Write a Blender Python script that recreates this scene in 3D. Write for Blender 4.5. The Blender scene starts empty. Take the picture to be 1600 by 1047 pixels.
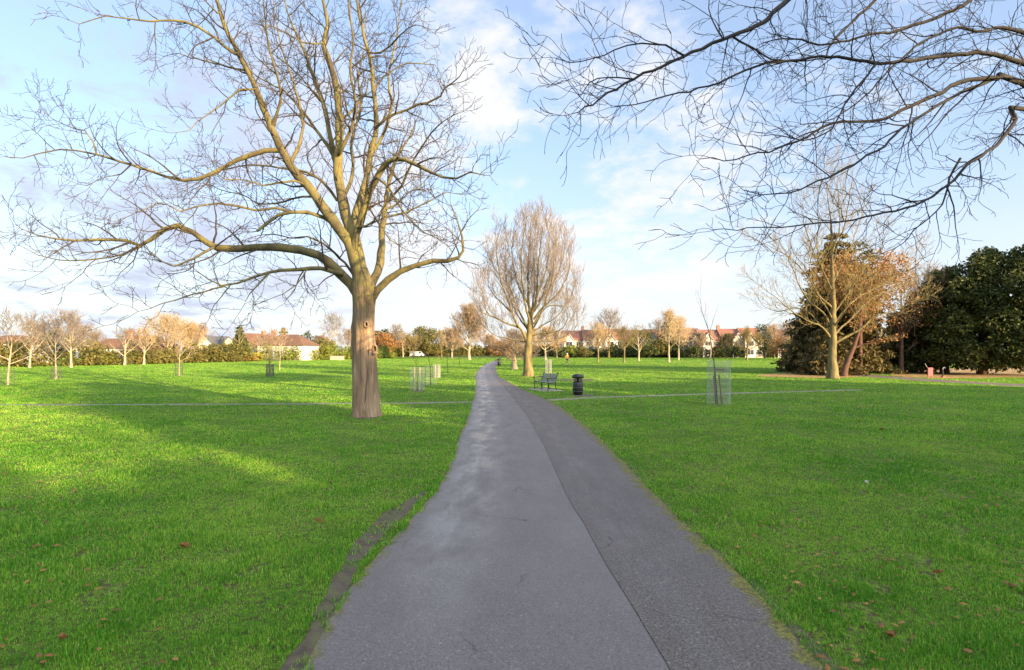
import bpy, math, random
import numpy as np
from mathutils import Vector

random.seed(7)
RNG = np.random.default_rng(7)
SC = bpy.context.scene
COL = SC.collection
F, CX, HY, CH = 850.0, 800.0, 548.0, 2.2      # focal length and centre in photo pixels, horizon row, eye height

def at(px, py):                                # ground point seen at a pixel
    Y = F * CH / (py - HY)
    return ((px - CX) / F * Y, Y, 0.0)

def atY(px, py, Y):                            # point at distance Y
    return ((px - CX) / F * Y, Y, CH + (HY - py) / F * Y)

# ------------------------------------------------------------------ object helpers
def tag(o, label=None, cat=None, group=None, kind=None):
    if label: o['label'] = label
    if cat: o['category'] = cat
    if group: o['group'] = group
    if kind: o['kind'] = kind
    return o

def thing(name, label, cat, loc=(0, 0, 0), rz=0.0, group=None):
    o = bpy.data.objects.new(name, None)
    o.empty_display_size = 0.2
    COL.objects.link(o)
    o.location = loc
    o.rotation_euler = (0, 0, rz)
    return tag(o, label, cat, group)

def mesh_np(name, V, faces, mat, parent=None, smooth=False, uv=None, mats=None, midx=None):
    """faces: list of (k-array Fk of shape (n,k))"""
    me = bpy.data.meshes.new(name)
    V = np.asarray(V, dtype=np.float32)
    me.vertices.add(len(V))
    me.vertices.foreach_set('co', V.ravel())
    faces = [np.asarray(f, dtype=np.int32) for f in faces if len(f)]
    tot = sum(f.size for f in faces)
    nf = sum(len(f) for f in faces)
    me.loops.add(tot)
    me.polygons.add(nf)
    me.loops.foreach_set('vertex_index', np.concatenate([f.ravel() for f in faces]))
    sizes = np.concatenate([np.full(len(f), f.shape[1], dtype=np.int32) for f in faces])
    starts = np.concatenate([[0], np.cumsum(sizes)[:-1]]).astype(np.int32)
    me.polygons.foreach_set('loop_start', starts)
    if smooth:
        me.polygons.foreach_set('use_smooth', np.ones(nf, dtype=bool))
    for m in (mats or [mat]):
        me.materials.append(m)
    if midx is not None:
        me.polygons.foreach_set('material_index', np.asarray(midx, dtype=np.int32))
    me.update(calc_edges=True)
    if uv is not None:
        l = me.uv_layers.new(name='UVMap')
        vi = np.concatenate([f.ravel() for f in faces])
        l.data.foreach_set('uv', np.asarray(uv, dtype=np.float32)[vi].ravel())
    o = bpy.data.objects.new(name, me)
    COL.objects.link(o)
    if parent: o.parent = parent
    return o

class MB:
    """collects simple solids and becomes ONE mesh object"""
    def __init__(s): s.v = []; s.f = []
    def add(s, vs, fs):
        b = len(s.v); s.v += [tuple(v) for v in vs]; s.f += [tuple(b + i for i in f) for f in fs]
    def box(s, c, d, rz=0.0):
        cx, cy, cz = c; x, y, z = d[0] / 2, d[1] / 2, d[2] / 2
        co, si = math.cos(rz), math.sin(rz)
        vs = []
        for dz in (-z, z):
            for dx, dy in ((-x, -y), (x, -y), (x, y), (-x, y)):
                vs.append((cx + dx * co - dy * si, cy + dx * si + dy * co, cz + dz))
        s.add(vs, [(0, 3, 2, 1), (4, 5, 6, 7), (0, 1, 5, 4), (1, 2, 6, 5), (2, 3, 7, 6), (3, 0, 4, 7)])
    def bar(s, a, b, r, n=6, r2=None):
        a, b = Vector(a), Vector(b); t = (b - a).normalized()
        u = t.orthogonal().normalized(); w = t.cross(u); r2 = r if r2 is None else r2
        vs = [a + (u * math.cos(k * 2 * math.pi / n) + w * math.sin(k * 2 * math.pi / n)) * r for k in range(n)]
        vs += [b + (u * math.cos(k * 2 * math.pi / n) + w * math.sin(k * 2 * math.pi / n)) * r2 for k in range(n)]
        s.add(vs, [(k, (k + 1) % n, n + (k + 1) % n, n + k) for k in range(n)] + [tuple(range(n - 1, -1, -1)), tuple(range(n, 2 * n))])
    def lathe(s, prof, n=24, c=(0, 0, 0)):
        vs = []
        for r, z in prof:
            for k in range(n):
                a = 2 * math.pi * k / n
                vs.append((c[0] + r * math.cos(a), c[1] + r * math.sin(a), c[2] + z))
        fs = []
        for i in range(len(prof) - 1):
            for k in range(n):
                fs.append((i * n + k, i * n + (k + 1) % n, (i + 1) * n + (k + 1) % n, (i + 1) * n + k))
        fs += [tuple(range(n - 1, -1, -1)), tuple((len(prof) - 1) * n + k for k in range(n))]
        s.add(vs, fs)
    def prism(s, poly, axis, a, b):
        """poly of (u,w); axis 'x': u=y, w=z extruded x a..b ; axis 'y': u=x, w=z"""
        n = len(poly)
        P = (lambda u, w, e: (e, u, w)) if axis == 'x' else (lambda u, w, e: (u, e, w))
        vs = [P(u, w, a) for u, w in poly] + [P(u, w, b) for u, w in poly]
        s.add(vs, [tuple(range(n)), tuple(range(2 * n - 1, n - 1, -1))] + [(k, n + k, n + (k + 1) % n, (k + 1) % n) for k in range(n)])
    def build(s, name, mat, parent=None, smooth=False, bevel=0.0):
        me = bpy.data.meshes.new(name)
        me.from_pydata(s.v, [], s.f)
        me.materials.append(mat)
        import bmesh
        bm = bmesh.new(); bm.from_mesh(me); bmesh.ops.recalc_face_normals(bm, faces=bm.faces)
        if bevel: bmesh.ops.bevel(bm, geom=bm.edges[:], offset=bevel, segments=2, affect='EDGES')
        bm.to_mesh(me); bm.free()
        if smooth:
            for p in me.polygons: p.use_smooth = True
        o = bpy.data.objects.new(name, me); COL.objects.link(o)
        if parent: o.parent = parent
        return o

class Tubes:
    """many polylines -> one mesh, batched by (points, sides)"""
    def __init__(s): s.b = {}
    def add(s, pts, rad, sides=3):
        s.b.setdefault((len(pts), sides), []).append((pts, rad))
    def build(s, name, mat, parent=None, smooth=True):
        Vs, Fs, off = [], [], 0
        for (n, k), L in s.b.items():
            P = np.array([l[0] for l in L], dtype=np.float64)
            R = np.array([l[1] for l in L], dtype=np.float64)
            B = len(L)
            T = np.gradient(P, axis=1)
            T /= np.linalg.norm(T, axis=2, keepdims=True) + 1e-9
            D = P[:, -1] - P[:, 0]
            ref = np.zeros_like(D); ref[np.arange(B), np.argmin(np.abs(D), axis=1)] = 1
            U = np.cross(T, ref[:, None, :]); U /= np.linalg.norm(U, axis=2, keepdims=True) + 1e-9
            W = np.cross(T, U)
            a = np.arange(k) * 2 * np.pi / k
            ring = P[:, :, None, :] + R[:, :, None, None] * (U[:, :, None, :] * np.cos(a)[None, None, :, None] + W[:, :, None, :] * np.sin(a)[None, None, :, None])
            Vs.append(ring.reshape(-1, 3))
            idx = np.arange(B * n * k).reshape(B, n, k) + off
            nx = np.roll(idx, -1, axis=2)
            Fs.append(np.stack([idx[:, :-1], nx[:, :-1], nx[:, 1:], idx[:, 1:]], axis=-1).reshape(-1, 4))
            off += B * n * k
        return mesh_np(name, np.concatenate(Vs), [np.concatenate(Fs)], mat, parent, smooth)

# ------------------------------------------------------------------ materials
def new_mat(name):
    m = bpy.data.materials.new(name); m.use_nodes = True
    nt = m.node_tree
    b = nt.nodes['Principled BSDF']
    return m, nt, b

def N(nt, typ, **kw):
    n = nt.nodes.new(typ)
    for k, v in kw.items():
        if k.startswith('i_'):
            key = k[2:]
            n.inputs[int(key) if key.isdigit() else key.replace('_', ' ')].default_value = v
        else: setattr(n, k, v)
    return n

def ramp(nt, stops, fac=None):
    r = nt.nodes.new('ShaderNodeValToRGB')
    e = r.color_ramp.elements
    e[0].position, e[0].color = stops[0][0], (*stops[0][1], 1)
    e[1].position, e[1].color = stops[-1][0], (*stops[-1][1], 1)
    for p, c in stops[1:-1]:
        x = e.new(p); x.color = (*c, 1)
    if fac is not None: nt.links.new(fac, r.inputs[0])
    return r

def noise_mat(name, cols, scale=5.0, rough=0.8, bump=0.0, bscale=None, detail=6.0, stretch=None, metallic=0.0, bdist=.02):
    m, nt, b = new_mat(name)
    tc = N(nt, 'ShaderNodeTexCoord')
    v = tc.outputs['Object']
    if stretch:
        mp = N(nt, 'ShaderNodeMapping'); mp.inputs['Scale'].default_value = stretch
        nt.links.new(v, mp.inputs[0]); v = mp.outputs[0]
    n = N(nt, 'ShaderNodeTexNoise'); n.inputs['Scale'].default_value = scale; n.inputs['Detail'].default_value = detail
    nt.links.new(v, n.inputs['Vector'])
    k = len(cols)
    r = ramp(nt, [(0.3 + 0.4 * i / max(1, k - 1), c) for i, c in enumerate(cols)], n.outputs['Fac'])
    nt.links.new(r.outputs[0], b.inputs['Base Color'])
    b.inputs['Roughness'].default_value = rough
    b.inputs['Metallic'].default_value = metallic
    if bump:
        n2 = N(nt, 'ShaderNodeTexNoise'); n2.inputs['Scale'].default_value = bscale or scale * 4; n2.inputs['Detail'].default_value = 8
        nt.links.new(v, n2.inputs['Vector'])
        bp = N(nt, 'ShaderNodeBump'); bp.inputs['Strength'].default_value = bump; bp.inputs['Distance'].default_value = bdist
        nt.links.new(n2.outputs['Fac'], bp.inputs['Height']); nt.links.new(bp.outputs[0], b.inputs['Normal'])
    return m

def leaf_mat(name, cols, transl=0.3, rough=0.6, pscale=0.6):
    m, nt, b = new_mat(name)
    g = N(nt, 'ShaderNodeNewGeometry')
    tc = N(nt, 'ShaderNodeTexCoord')
    n = N(nt, 'ShaderNodeTexNoise'); n.inputs['Scale'].default_value = pscale; n.inputs['Detail'].default_value = 3
    nt.links.new(tc.outputs['Object'], n.inputs['Vector'])
    ad = N(nt, 'ShaderNodeMath', operation='MULTIPLY_ADD'); ad.inputs[1].default_value = 0.55
    nt.links.new(g.outputs['Random Per Island'], ad.inputs[0])
    sb = N(nt, 'ShaderNodeMath', operation='MULTIPLY_ADD'); sb.inputs[1].default_value = 1.1; sb.inputs[2].default_value = -0.32
    nt.links.new(n.outputs['Fac'], sb.inputs[0]); nt.links.new(sb.outputs[0], ad.inputs[2])
    k = len(cols)
    r = ramp(nt, [(i / max(1, k - 1), c) for i, c in enumerate(cols)], ad.outputs[0])
    nt.links.new(r.outputs[0], b.inputs['Base Color'])
    b.inputs['Roughness'].default_value = rough
    b.inputs['Specular IOR Level'].default_value = 0.25
    if transl:
        t = N(nt, 'ShaderNodeBsdfTranslucent'); nt.links.new(r.outputs[0], t.inputs['Color'])
        mx = N(nt, 'ShaderNodeMixShader'); mx.inputs[0].default_value = transl
        nt.links.new(b.outputs[0], mx.inputs[1]); nt.links.new(t.outputs[0], mx.inputs[2])
        nt.links.new(mx.outputs[0], nt.nodes['Material Output'].inputs['Surface'])
    return m

def grass_colour(nt, fine=None):
    """patchy lawn green from world position; returns colour socket"""
    g = N(nt, 'ShaderNodeNewGeometry')
    n1 = N(nt, 'ShaderNodeTexNoise'); n1.inputs['Scale'].default_value = 0.35; n1.inputs['Detail'].default_value = 4
    n2 = N(nt, 'ShaderNodeTexNoise'); n2.inputs['Scale'].default_value = 2.2; n2.inputs['Detail'].default_value = 5
    for n in (n1, n2): nt.links.new(g.outputs['Position'], n.inputs['Vector'])
    a = N(nt, 'ShaderNodeMath', operation='MULTIPLY_ADD'); a.inputs[1].default_value = 0.6
    nt.links.new(n1.outputs['Fac'], a.inputs[0])
    b = N(nt, 'ShaderNodeMath', operation='MULTIPLY'); b.inputs[1].default_value = 0.4
    nt.links.new(n2.outputs['Fac'], b.inputs[0]); nt.links.new(b.outputs[0], a.inputs[2])
    out = a.outputs[0]
    if fine is not None:
        c = N(nt, 'ShaderNodeMath', operation='MULTIPLY_ADD'); c.inputs[1].default_value = 0.42; c.inputs[2].default_value = -0.21
        nt.links.new(fine, c.inputs[0])
        d = N(nt, 'ShaderNodeMath', operation='ADD'); nt.links.new(out, d.inputs[0]); nt.links.new(c.outputs[0], d.inputs[1]); out = d.outputs[0]
    r = ramp(nt, [(0.35, (0.048, 0.180, 0.010)), (0.5, (0.118, 0.310, 0.018)), (0.66, (0.255, 0.390, 0.048))], out)
    return r.outputs[0], g

def make_lawn_mat():
    m, nt, b = new_mat('lawn_grass')
    g = N(nt, 'ShaderNodeNewGeometry')
    n3 = N(nt, 'ShaderNodeTexNoise'); n3.inputs['Scale'].default_value = 14; n3.inputs['Detail'].default_value = 6
    nt.links.new(g.outputs['Position'], n3.inputs['Vector'])
    r = ramp(nt, [(0.40, (0.060, 0.044, 0.024)), (0.48, (0.075, 0.095, 0.020)), (0.62, (0.100, 0.190, 0.016))], n3.outputs['Fac'])
    nt.links.new(r.outputs[0], b.inputs['Base Color'])
    b.inputs['Roughness'].default_value = 0.85
    b.inputs['Specular IOR Level'].default_value = 0.15
    n4 = N(nt, 'ShaderNodeTexNoise'); n4.inputs['Scale'].default_value = 9; n4.inputs['Detail'].default_value = 9
    nt.links.new(g.outputs['Position'], n4.inputs['Vector'])
    bp = N(nt, 'ShaderNodeBump'); bp.inputs['Strength'].default_value = 0.8; bp.inputs['Distance'].default_value = 0.08
    nt.links.new(n4.outputs['Fac'], bp.inputs['Height']); nt.links.new(bp.outputs[0], b.inputs['Normal'])
    return m

def make_blade_mat():
    m, nt, b = new_mat('grass_blade')
    g = N(nt, 'ShaderNodeNewGeometry')
    c, _ = grass_colour(nt, g.outputs['Random Per Island'])
    hs = N(nt, 'ShaderNodeHueSaturation'); hs.inputs['Value'].default_value = 1.2
    st = N(nt, 'ShaderNodeMath', operation='GREATER_THAN'); st.inputs[1].default_value = 0.968; nt.links.new(g.outputs['Random Per Island'], st.inputs[0])
    sm = N(nt, 'ShaderNodeMixRGB'); sm.inputs['Color2'].default_value = (0.30, 0.25, 0.10, 1); nt.links.new(st.outputs[0], sm.inputs[0]); nt.links.new(c, sm.inputs['Color1'])
    nt.links.new(sm.outputs[0], hs.inputs['Color'])
    nt.links.new(hs.outputs[0], b.inputs['Base Color'])
    b.inputs['Roughness'].default_value = 0.55
    b.inputs['Specular IOR Level'].default_value = 0.3
    t = N(nt, 'ShaderNodeBsdfTranslucent'); nt.links.new(hs.outputs[0], t.inputs['Color'])
    mx = N(nt, 'ShaderNodeMixShader'); mx.inputs[0].default_value = 0.4
    nt.links.new(b.outputs[0], mx.inputs[1]); nt.links.new(t.outputs[0], mx.inputs[2])
    nt.links.new(mx.outputs[0], nt.nodes['Material Output'].inputs['Surface'])
    return m

def make_asphalt(name, c0, c1, wet, agg, moss_right):
    """UV: x = 0..1 across, y = metres along. Speckled stone, wet worn streaks, moss creeping in from the edge"""
    m, nt, b = new_mat(name)
    L = nt.links.new
    uv = N(nt, 'ShaderNodeUVMap')
    sep = N(nt, 'ShaderNodeSeparateXYZ'); L(uv.outputs[0], sep.inputs[0])
    g = N(nt, 'ShaderNodeNewGeometry')
    fine = N(nt, 'ShaderNodeTexNoise'); fine.inputs['Scale'].default_value = agg; fine.inputs['Detail'].default_value = 5; fine.inputs['Roughness'].default_value = 0.7
    big = N(nt, 'ShaderNodeTexNoise'); big.inputs['Scale'].default_value = 0.9; big.inputs['Detail'].default_value = 7
    vor = N(nt, 'ShaderNodeTexVoronoi'); vor.inputs['Scale'].default_value = agg * 0.62; vor.inputs['Randomness'].default_value = 1.0
    for n in (fine, big, vor): L(g.outputs['Position'], n.inputs['Vector'])
    mixf = N(nt, 'ShaderNodeMath', operation='MULTIPLY_ADD'); mixf.inputs[1].default_value = 0.83
    L(fine.outputs['Fac'], mixf.inputs[0])
    m2 = N(nt, 'ShaderNodeMath', operation='MULTIPLY'); m2.inputs[1].default_value = 0.17
    L(big.outputs['Fac'], m2.inputs[0]); L(m2.outputs[0], mixf.inputs[2])
    base = ramp(nt, [(0.34, c0), (0.66, c1)], mixf.outputs[0])
    # pale stone chips
    vs_ = N(nt, 'ShaderNodeSeparateColor'); L(vor.outputs['Color'], vs_.inputs[0])
    th_ = N(nt, 'ShaderNodeMath', operation='MULTIPLY'); L(vs_.outputs[0], th_.inputs[0]); L(vs_.outputs[0], th_.inputs[1])
    sc_ = N(nt, 'ShaderNodeMath', operation='DIVIDE'); L(vor.outputs['Distance'], sc_.inputs[0]); L(th_.outputs[0], sc_.inputs[1])
    chip = ramp(nt, [(0.25, (1, 1, 1)), (0.42, (0, 0, 0))], sc_.outputs[0])
    pit = N(nt, 'ShaderNodeTexNoise'); pit.inputs['Scale'].default_value = agg * 1.6; pit.inputs['Detail'].default_value = 3; L(g.outputs['Position'], pit.inputs['Vector'])
    wn = N(nt, 'ShaderNodeMath', operation='MULTIPLY'); wn.inputs[1].default_value = 0.30 if moss_right else 0.24
    L(chip.outputs[0], wn.inputs[0])
    mc = N(nt, 'ShaderNodeMixRGB'); mc.inputs['Color2'].default_value = (0.30, 0.29, 0.28, 1)
    L(wn.outputs[0], mc.inputs[0]); L(base.outputs[0], mc.inputs[1])
    pr_ = N(nt, 'ShaderNodeMapRange'); pr_.inputs['From Min'].default_value = .36; pr_.inputs['From Max'].default_value = .58; pr_.inputs['To Min'].default_value = .45 if moss_right else .70; pr_.inputs['To Max'].default_value = 1.18; L(pit.outputs['Fac'], pr_.inputs['Value'])
    mpz = N(nt, 'ShaderNodeMixRGB', blend_type='MULTIPLY'); mpz.inputs[0].default_value = 1.0; L(mc.outputs[0], mpz.inputs[1]); L(pr_.outputs[0], mpz.inputs[2])
    col = mpz.outputs[0]
    # moss / soil at the outer edge
    ed = N(nt, 'ShaderNodeMath', operation='SUBTRACT'); 
    if moss_right:
        L(sep.outputs[0], ed.inputs[0]); ed.inputs[1].default_value = 0.0
    else:
        ed.inputs[0].default_value = 1.0; L(sep.outputs[0], ed.inputs[1])
    en = N(nt, 'ShaderNodeTexNoise'); en.inputs['Scale'].default_value = 5; en.inputs['Detail'].default_value = 8
    L(g.outputs['Position'], en.inputs['Vector'])
    es = N(nt, 'ShaderNodeMath', operation='MULTIPLY_ADD'); es.inputs[1].default_value = 0.36 if moss_right else 0.2
    L(en.outputs['Fac'], es.inputs[0]); L(ed.outputs[0], es.inputs[2])
    mk = ramp(nt, [(0.0, (0, 0, 0)), (1.0, (1, 1, 1))], None)
    mr = N(nt, 'ShaderNodeMapRange'); mr.inputs['From Min'].default_value = 1.03 if moss_right else 1.06; mr.inputs['From Max'].default_value = 1.15 if moss_right else 1.12
    L(es.outputs[0], mr.inputs['Value'])
    mosscol = ramp(nt, [(0.35, (0.045, 0.035, 0.022)), (0.5, (0.10, 0.10, 0.02)), (0.65, (0.20, 0.20, 0.025))], fine.outputs['Fac'])
    mm = N(nt, 'ShaderNodeMixRGB'); L(mr.outputs[0], mm.inputs[0]); L(col, mm.inputs[1]); L(mosscol.outputs[0], mm.inputs[2])
    # thin cracks
    cr = N(nt, 'ShaderNodeTexVoronoi', feature='DISTANCE_TO_EDGE'); cr.inputs['Scale'].default_value = 0.55
    dist = N(nt, 'ShaderNodeTexNoise'); dist.inputs['Scale'].default_value = 1.6; dist.inputs['Detail'].default_value = 6
    L(g.outputs['Position'], dist.inputs['Vector'])
    mv = N(nt, 'ShaderNodeMixRGB', blend_type='ADD'); mv.inputs[0].default_value = 0.9
    L(g.outputs['Position'], mv.inputs[1]); L(dist.outputs['Color'], mv.inputs[2]); L(mv.outputs[0], cr.inputs['Vector'])
    crm = N(nt, 'ShaderNodeMapRange'); crm.inputs['From Min'].default_value = 0.004; crm.inputs['From Max'].default_value = 0.011; crm.inputs['To Min'].default_value = 1.0; crm.inputs['To Max'].default_value = 0.0
    L(cr.outputs['Distance'], crm.inputs['Value'])
    gate = N(nt, 'ShaderNodeMapRange'); gate.inputs['From Min'].default_value = 0.54; gate.inputs['From Max'].default_value = 0.62; gate.inputs['To Max'].default_value = 0.65
    L(big.outputs['Fac'], gate.inputs['Value'])
    cm = N(nt, 'ShaderNodeMath', operation='MULTIPLY'); L(crm.outputs[0], cm.inputs[0]); L(gate.outputs[0], cm.inputs[1])
    mcr = N(nt, 'ShaderNodeMixRGB'); mcr.inputs['Color2'].default_value = (0.012, 0.012, 0.01, 1)
    L(cm.outputs[0], mcr.inputs[0]); L(mm.outputs[0], mcr.inputs[1])
    L(mcr.outputs[0], b.inputs['Base Color'])
    # wetness: streaks along the path
    mp = N(nt, 'ShaderNodeCombineXYZ')
    sx = N(nt, 'ShaderNodeMath', operation='MULTIPLY'); sx.inputs[1].default_value = 3.0; L(sep.outputs[0], sx.inputs[0])
    sy = N(nt, 'ShaderNodeMath', operation='MULTIPLY'); sy.inputs[1].default_value = 0.55; L(sep.outputs[1], sy.inputs[0])
    L(sx.outputs[0], mp.inputs[0]); L(sy.outputs[0], mp.inputs[1])
    wt = N(nt, 'ShaderNodeTexNoise'); wt.inputs['Scale'].default_value = 1.5; wt.inputs['Detail'].default_value = 6; wt.inputs['Roughness'].default_value = 0.6
    L(mp.outputs[0], wt.inputs['Vector'])
    rr = N(nt, 'ShaderNodeMapRange'); rr.inputs['From Min'].default_value = 0.40; rr.inputs['From Max'].default_value = 0.62
    rr.inputs['To Min'].default_value = 0.66 - .6 * wet; rr.inputs['To Max'].default_value = 0.62 - wet
    L(wt.outputs['Fac'], rr.inputs['Value'])
    du = N(nt, 'ShaderNodeMath', operation='SUBTRACT'); du.inputs[1].default_value = 0.30; L(sep.outputs[0], du.inputs[0])
    au = N(nt, 'ShaderNodeMath', operation='ABSOLUTE'); L(du.outputs[0], au.inputs[0])
    bu = N(nt, 'ShaderNodeMapRange', interpolation_type='SMOOTHSTEP'); bu.inputs['From Min'].default_value = 0.32; bu.inputs['From Max'].default_value = 0.02; L(au.outputs[0], bu.inputs['Value'])
    wb = N(nt, 'ShaderNodeMapRange'); wb.inputs['From Min'].default_value = 0.34; wb.inputs['From Max'].default_value = 0.60; L(wt.outputs['Fac'], wb.inputs['Value'])
    wm = N(nt, 'ShaderNodeMath', operation='MULTIPLY'); L(bu.outputs[0], wm.inputs[0]); L(wb.outputs[0], wm.inputs[1])
    ws = N(nt, 'ShaderNodeMath', operation='MULTIPLY_ADD'); ws.inputs[1].default_value = -wet * 1.9; L(wm.outputs[0], ws.inputs[0]); L(rr.outputs[0], ws.inputs[2])
    rg = N(nt, 'ShaderNodeMath', operation='MULTIPLY_ADD'); rg.inputs[1].default_value = 0.5
    L(mr.outputs[0], rg.inputs[0]); L(ws.outputs[0], rg.inputs[2]); L(rg.outputs[0], b.inputs['Roughness'])
    b.inputs['Specular IOR Level'].default_value = 0.5
    bp = N(nt, 'ShaderNodeBump'); bp.inputs['Strength'].default_value = 0.5 - 0.5 * wet; bp.inputs['Distance'].default_value = 0.008
    L(fine.outputs['Fac'], bp.inputs['Height']); L(bp.outputs[0], b.inputs['Normal'])
    return m

def bark_mat(name, cols, scale=3.0, zs=0.25, bump=0.6, bdist=.03):
    return noise_mat(name, cols, scale=scale, rough=0.9, bump=bump, bscale=scale * 2.2, stretch=(1, 1, zs), bdist=bdist)

def brick_mat(name, c1, c2, mortar, scale=1.0, rough=0.85, bw=0.45, bh=0.16):
    m, nt, b = new_mat(name)
    tc = N(nt, 'ShaderNodeTexCoord')
    g = N(nt, 'ShaderNodeNewGeometry')
    sp = N(nt, 'ShaderNodeSeparateXYZ'); nt.links.new(tc.outputs['Object'], sp.inputs[0])
    ad = N(nt, 'ShaderNodeMath', operation='ADD'); nt.links.new(sp.outputs[0], ad.inputs[0]); nt.links.new(sp.outputs[1], ad.inputs[1])
    cb = N(nt, 'ShaderNodeCombineXYZ'); nt.links.new(ad.outputs[0], cb.inputs[0]); nt.links.new(sp.outputs[2], cb.inputs[1])
    br = N(nt, 'ShaderNodeTexBrick'); br.inputs['Scale'].default_value = scale
    br.inputs['Color1'].default_value = (*c1, 1); br.inputs['Color2'].default_value = (*c2, 1); br.inputs['Mortar'].default_value = (*mortar, 1)
    br.inputs['Brick Width'].default_value = bw; br.inputs['Row Height'].default_value = bh; br.inputs['Mortar Size'].default_value = 0.012
    nt.links.new(cb.outputs[0], br.inputs['Vector'])
    n = N(nt, 'ShaderNodeTexNoise'); n.inputs['Scale'].default_value = 0.8; n.inputs['Detail'].default_value = 5
    nt.links.new(tc.outputs['Object'], n.inputs['Vector'])
    mr = N(nt, 'ShaderNodeMapRange'); mr.inputs['To Min'].default_value = 0.65; mr.inputs['To Max'].default_value = 1.35
    nt.links.new(n.outputs['Fac'], mr.inputs['Value'])
    mu = N(nt, 'ShaderNodeMixRGB', blend_type='MULTIPLY'); mu.inputs[0].default_value = 1
    nt.links.new(br.outputs['Color'], mu.inputs[1]); nt.links.new(mr.outputs[0], mu.inputs[2])
    nt.links.new(mu.outputs[0], b.inputs['Base Color'])
    b.inputs['Roughness'].default_value = rough
    return m

M = {}
M['lawn'] = make_lawn_mat()
M['blade'] = make_blade_mat()
M['asphalt'] = make_asphalt('worn_smooth_asphalt', (0.086, 0.076, 0.073), (0.132, 0.117, 0.112), 0.17, 42, False)
M['asphalt_rough'] = make_asphalt('coarse_asphalt', (0.050, 0.043, 0.038), (0.130, 0.112, 0.098), 0.06, 38, True)
M['side_path'] = noise_mat('trodden_asphalt', [(0.10, 0.115, 0.05), (0.21, 0.19, 0.14)], 2.5, 0.75, 0.3)
M['leafy_path'] = noise_mat('leaf_strewn_path', [(0.06, 0.055, 0.05), (0.13, 0.10, 0.085), (0.17, 0.10, 0.06)], 1.6, 0.8, 0.3, detail=9)
M['soil'] = noise_mat('damp_soil', [(0.036, 0.028, 0.018), (0.080, 0.064, 0.042), (0.085, 0.095, 0.030)], 7, 0.95, 0.9, 30)
M['litter_ground'] = noise_mat('leaf_litter', [(0.10, 0.055, 0.02), (0.24, 0.12, 0.035), (0.34, 0.24, 0.07), (0.11, 0.14, 0.02)], 2.2, 0.9, 0.8, 20, detail=9)
M['bark_moss'] = bark_mat('mossy_bark', [(0.050, 0.043, 0.022), (0.118, 0.100, 0.040), (0.185, 0.162, 0.046)], 2.6, 0.4, 0.5)
M['bark_trunk'] = bark_mat('ridged_bark', [(0.105, 0.066, 0.038), (0.25, 0.17, 0.10), (0.38, 0.275, 0.175)], 7.0, 0.13, 1.0, .09)
def moss_up(m, z0, z1, cols):
    nt = m.node_tree; b = nt.nodes['Principled BSDF']; src = b.inputs['Base Color'].links[0].from_socket
    tc = N(nt, 'ShaderNodeTexCoord'); sp = N(nt, 'ShaderNodeSeparateXYZ'); nt.links.new(tc.outputs['Object'], sp.inputs[0])
    n = N(nt, 'ShaderNodeTexNoise'); n.inputs['Scale'].default_value = 3.5; n.inputs['Detail'].default_value = 6; nt.links.new(tc.outputs['Object'], n.inputs['Vector'])
    a = N(nt, 'ShaderNodeMath', operation='MULTIPLY_ADD'); a.inputs[1].default_value = 2.6; nt.links.new(n.outputs['Fac'], a.inputs[0]); nt.links.new(sp.outputs[2], a.inputs[2])
    mr = N(nt, 'ShaderNodeMapRange'); mr.inputs['From Min'].default_value = z0 + 1.3; mr.inputs['From Max'].default_value = z1 + 1.3; nt.links.new(a.outputs[0], mr.inputs['Value'])
    r = ramp(nt, [(0.3, cols[0]), (0.5, cols[1]), (0.7, cols[2])], n.outputs['Fac'])
    mx = N(nt, 'ShaderNodeMixRGB'); nt.links.new(mr.outputs[0], mx.inputs[0]); nt.links.new(src, mx.inputs[1]); nt.links.new(r.outputs[0], mx.inputs[2])
    nt.links.new(mx.outputs[0], b.inputs['Base Color'])
moss_up(M['bark_trunk'], 2.8, 4.6, [(0.050, 0.043, 0.022), (0.118, 0.100, 0.040), (0.185, 0.162, 0.046)])
M['bark_twig'] = noise_mat('twig_bark', [(0.034, 0.026, 0.020), (0.085, 0.064, 0.040)], 4, 0.85)
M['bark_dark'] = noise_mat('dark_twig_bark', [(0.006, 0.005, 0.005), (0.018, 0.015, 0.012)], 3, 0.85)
M['scar'] = noise_mat('pale_cut_wood', [(0.30, 0.19, 0.10), (0.48, 0.33, 0.19)], 12, 0.8)
M['scar_dark'] = noise_mat('rotten_wood', [(0.020, 0.013, 0.010), (0.06, 0.035, 0.025)], 12, 0.9)
M['bark_bare'] = noise_mat('red_bare_wood', [(0.075, 0.040, 0.030), (0.16, 0.085, 0.065)], 9, 0.85, 0.5, 20, stretch=(1, 1, .15))
M['bark_olive'] = bark_mat('olive_bark', [(0.070, 0.055, 0.026), (0.15, 0.122, 0.05), (0.225, 0.185, 0.072)], 4, 0.25, 0.8)
M['twig_pink'] = noise_mat('pinkish_twig', [(0.18, 0.142, 0.112), (0.31, 0.255, 0.20)], 2, 0.85)
M['twig_orange'] = noise_mat('orange_twig', [(0.33, 0.24, 0.13), (0.50, 0.38, 0.22)], 1.2, 0.85)
M['twig_brown'] = noise_mat('brown_twig', [(0.22, 0.165, 0.11), (0.37, 0.28, 0.185)], 1.2, 0.85)
M['twig_grey'] = noise_mat('grey_twig', [(0.15, 0.12, 0.095), (0.27, 0.22, 0.16)], 1.2, 0.85)
M['twig_olive'] = noise_mat('olive_twig', [(0.14, 0.115, 0.04), (0.26, 0.205, 0.075)], 1.2, 0.85)
M['bark_pale'] = noise_mat('pale_bark', [(0.26, 0.21, 0.13), (0.42, 0.36, 0.25)], 6, 0.85, 0.3)
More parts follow.
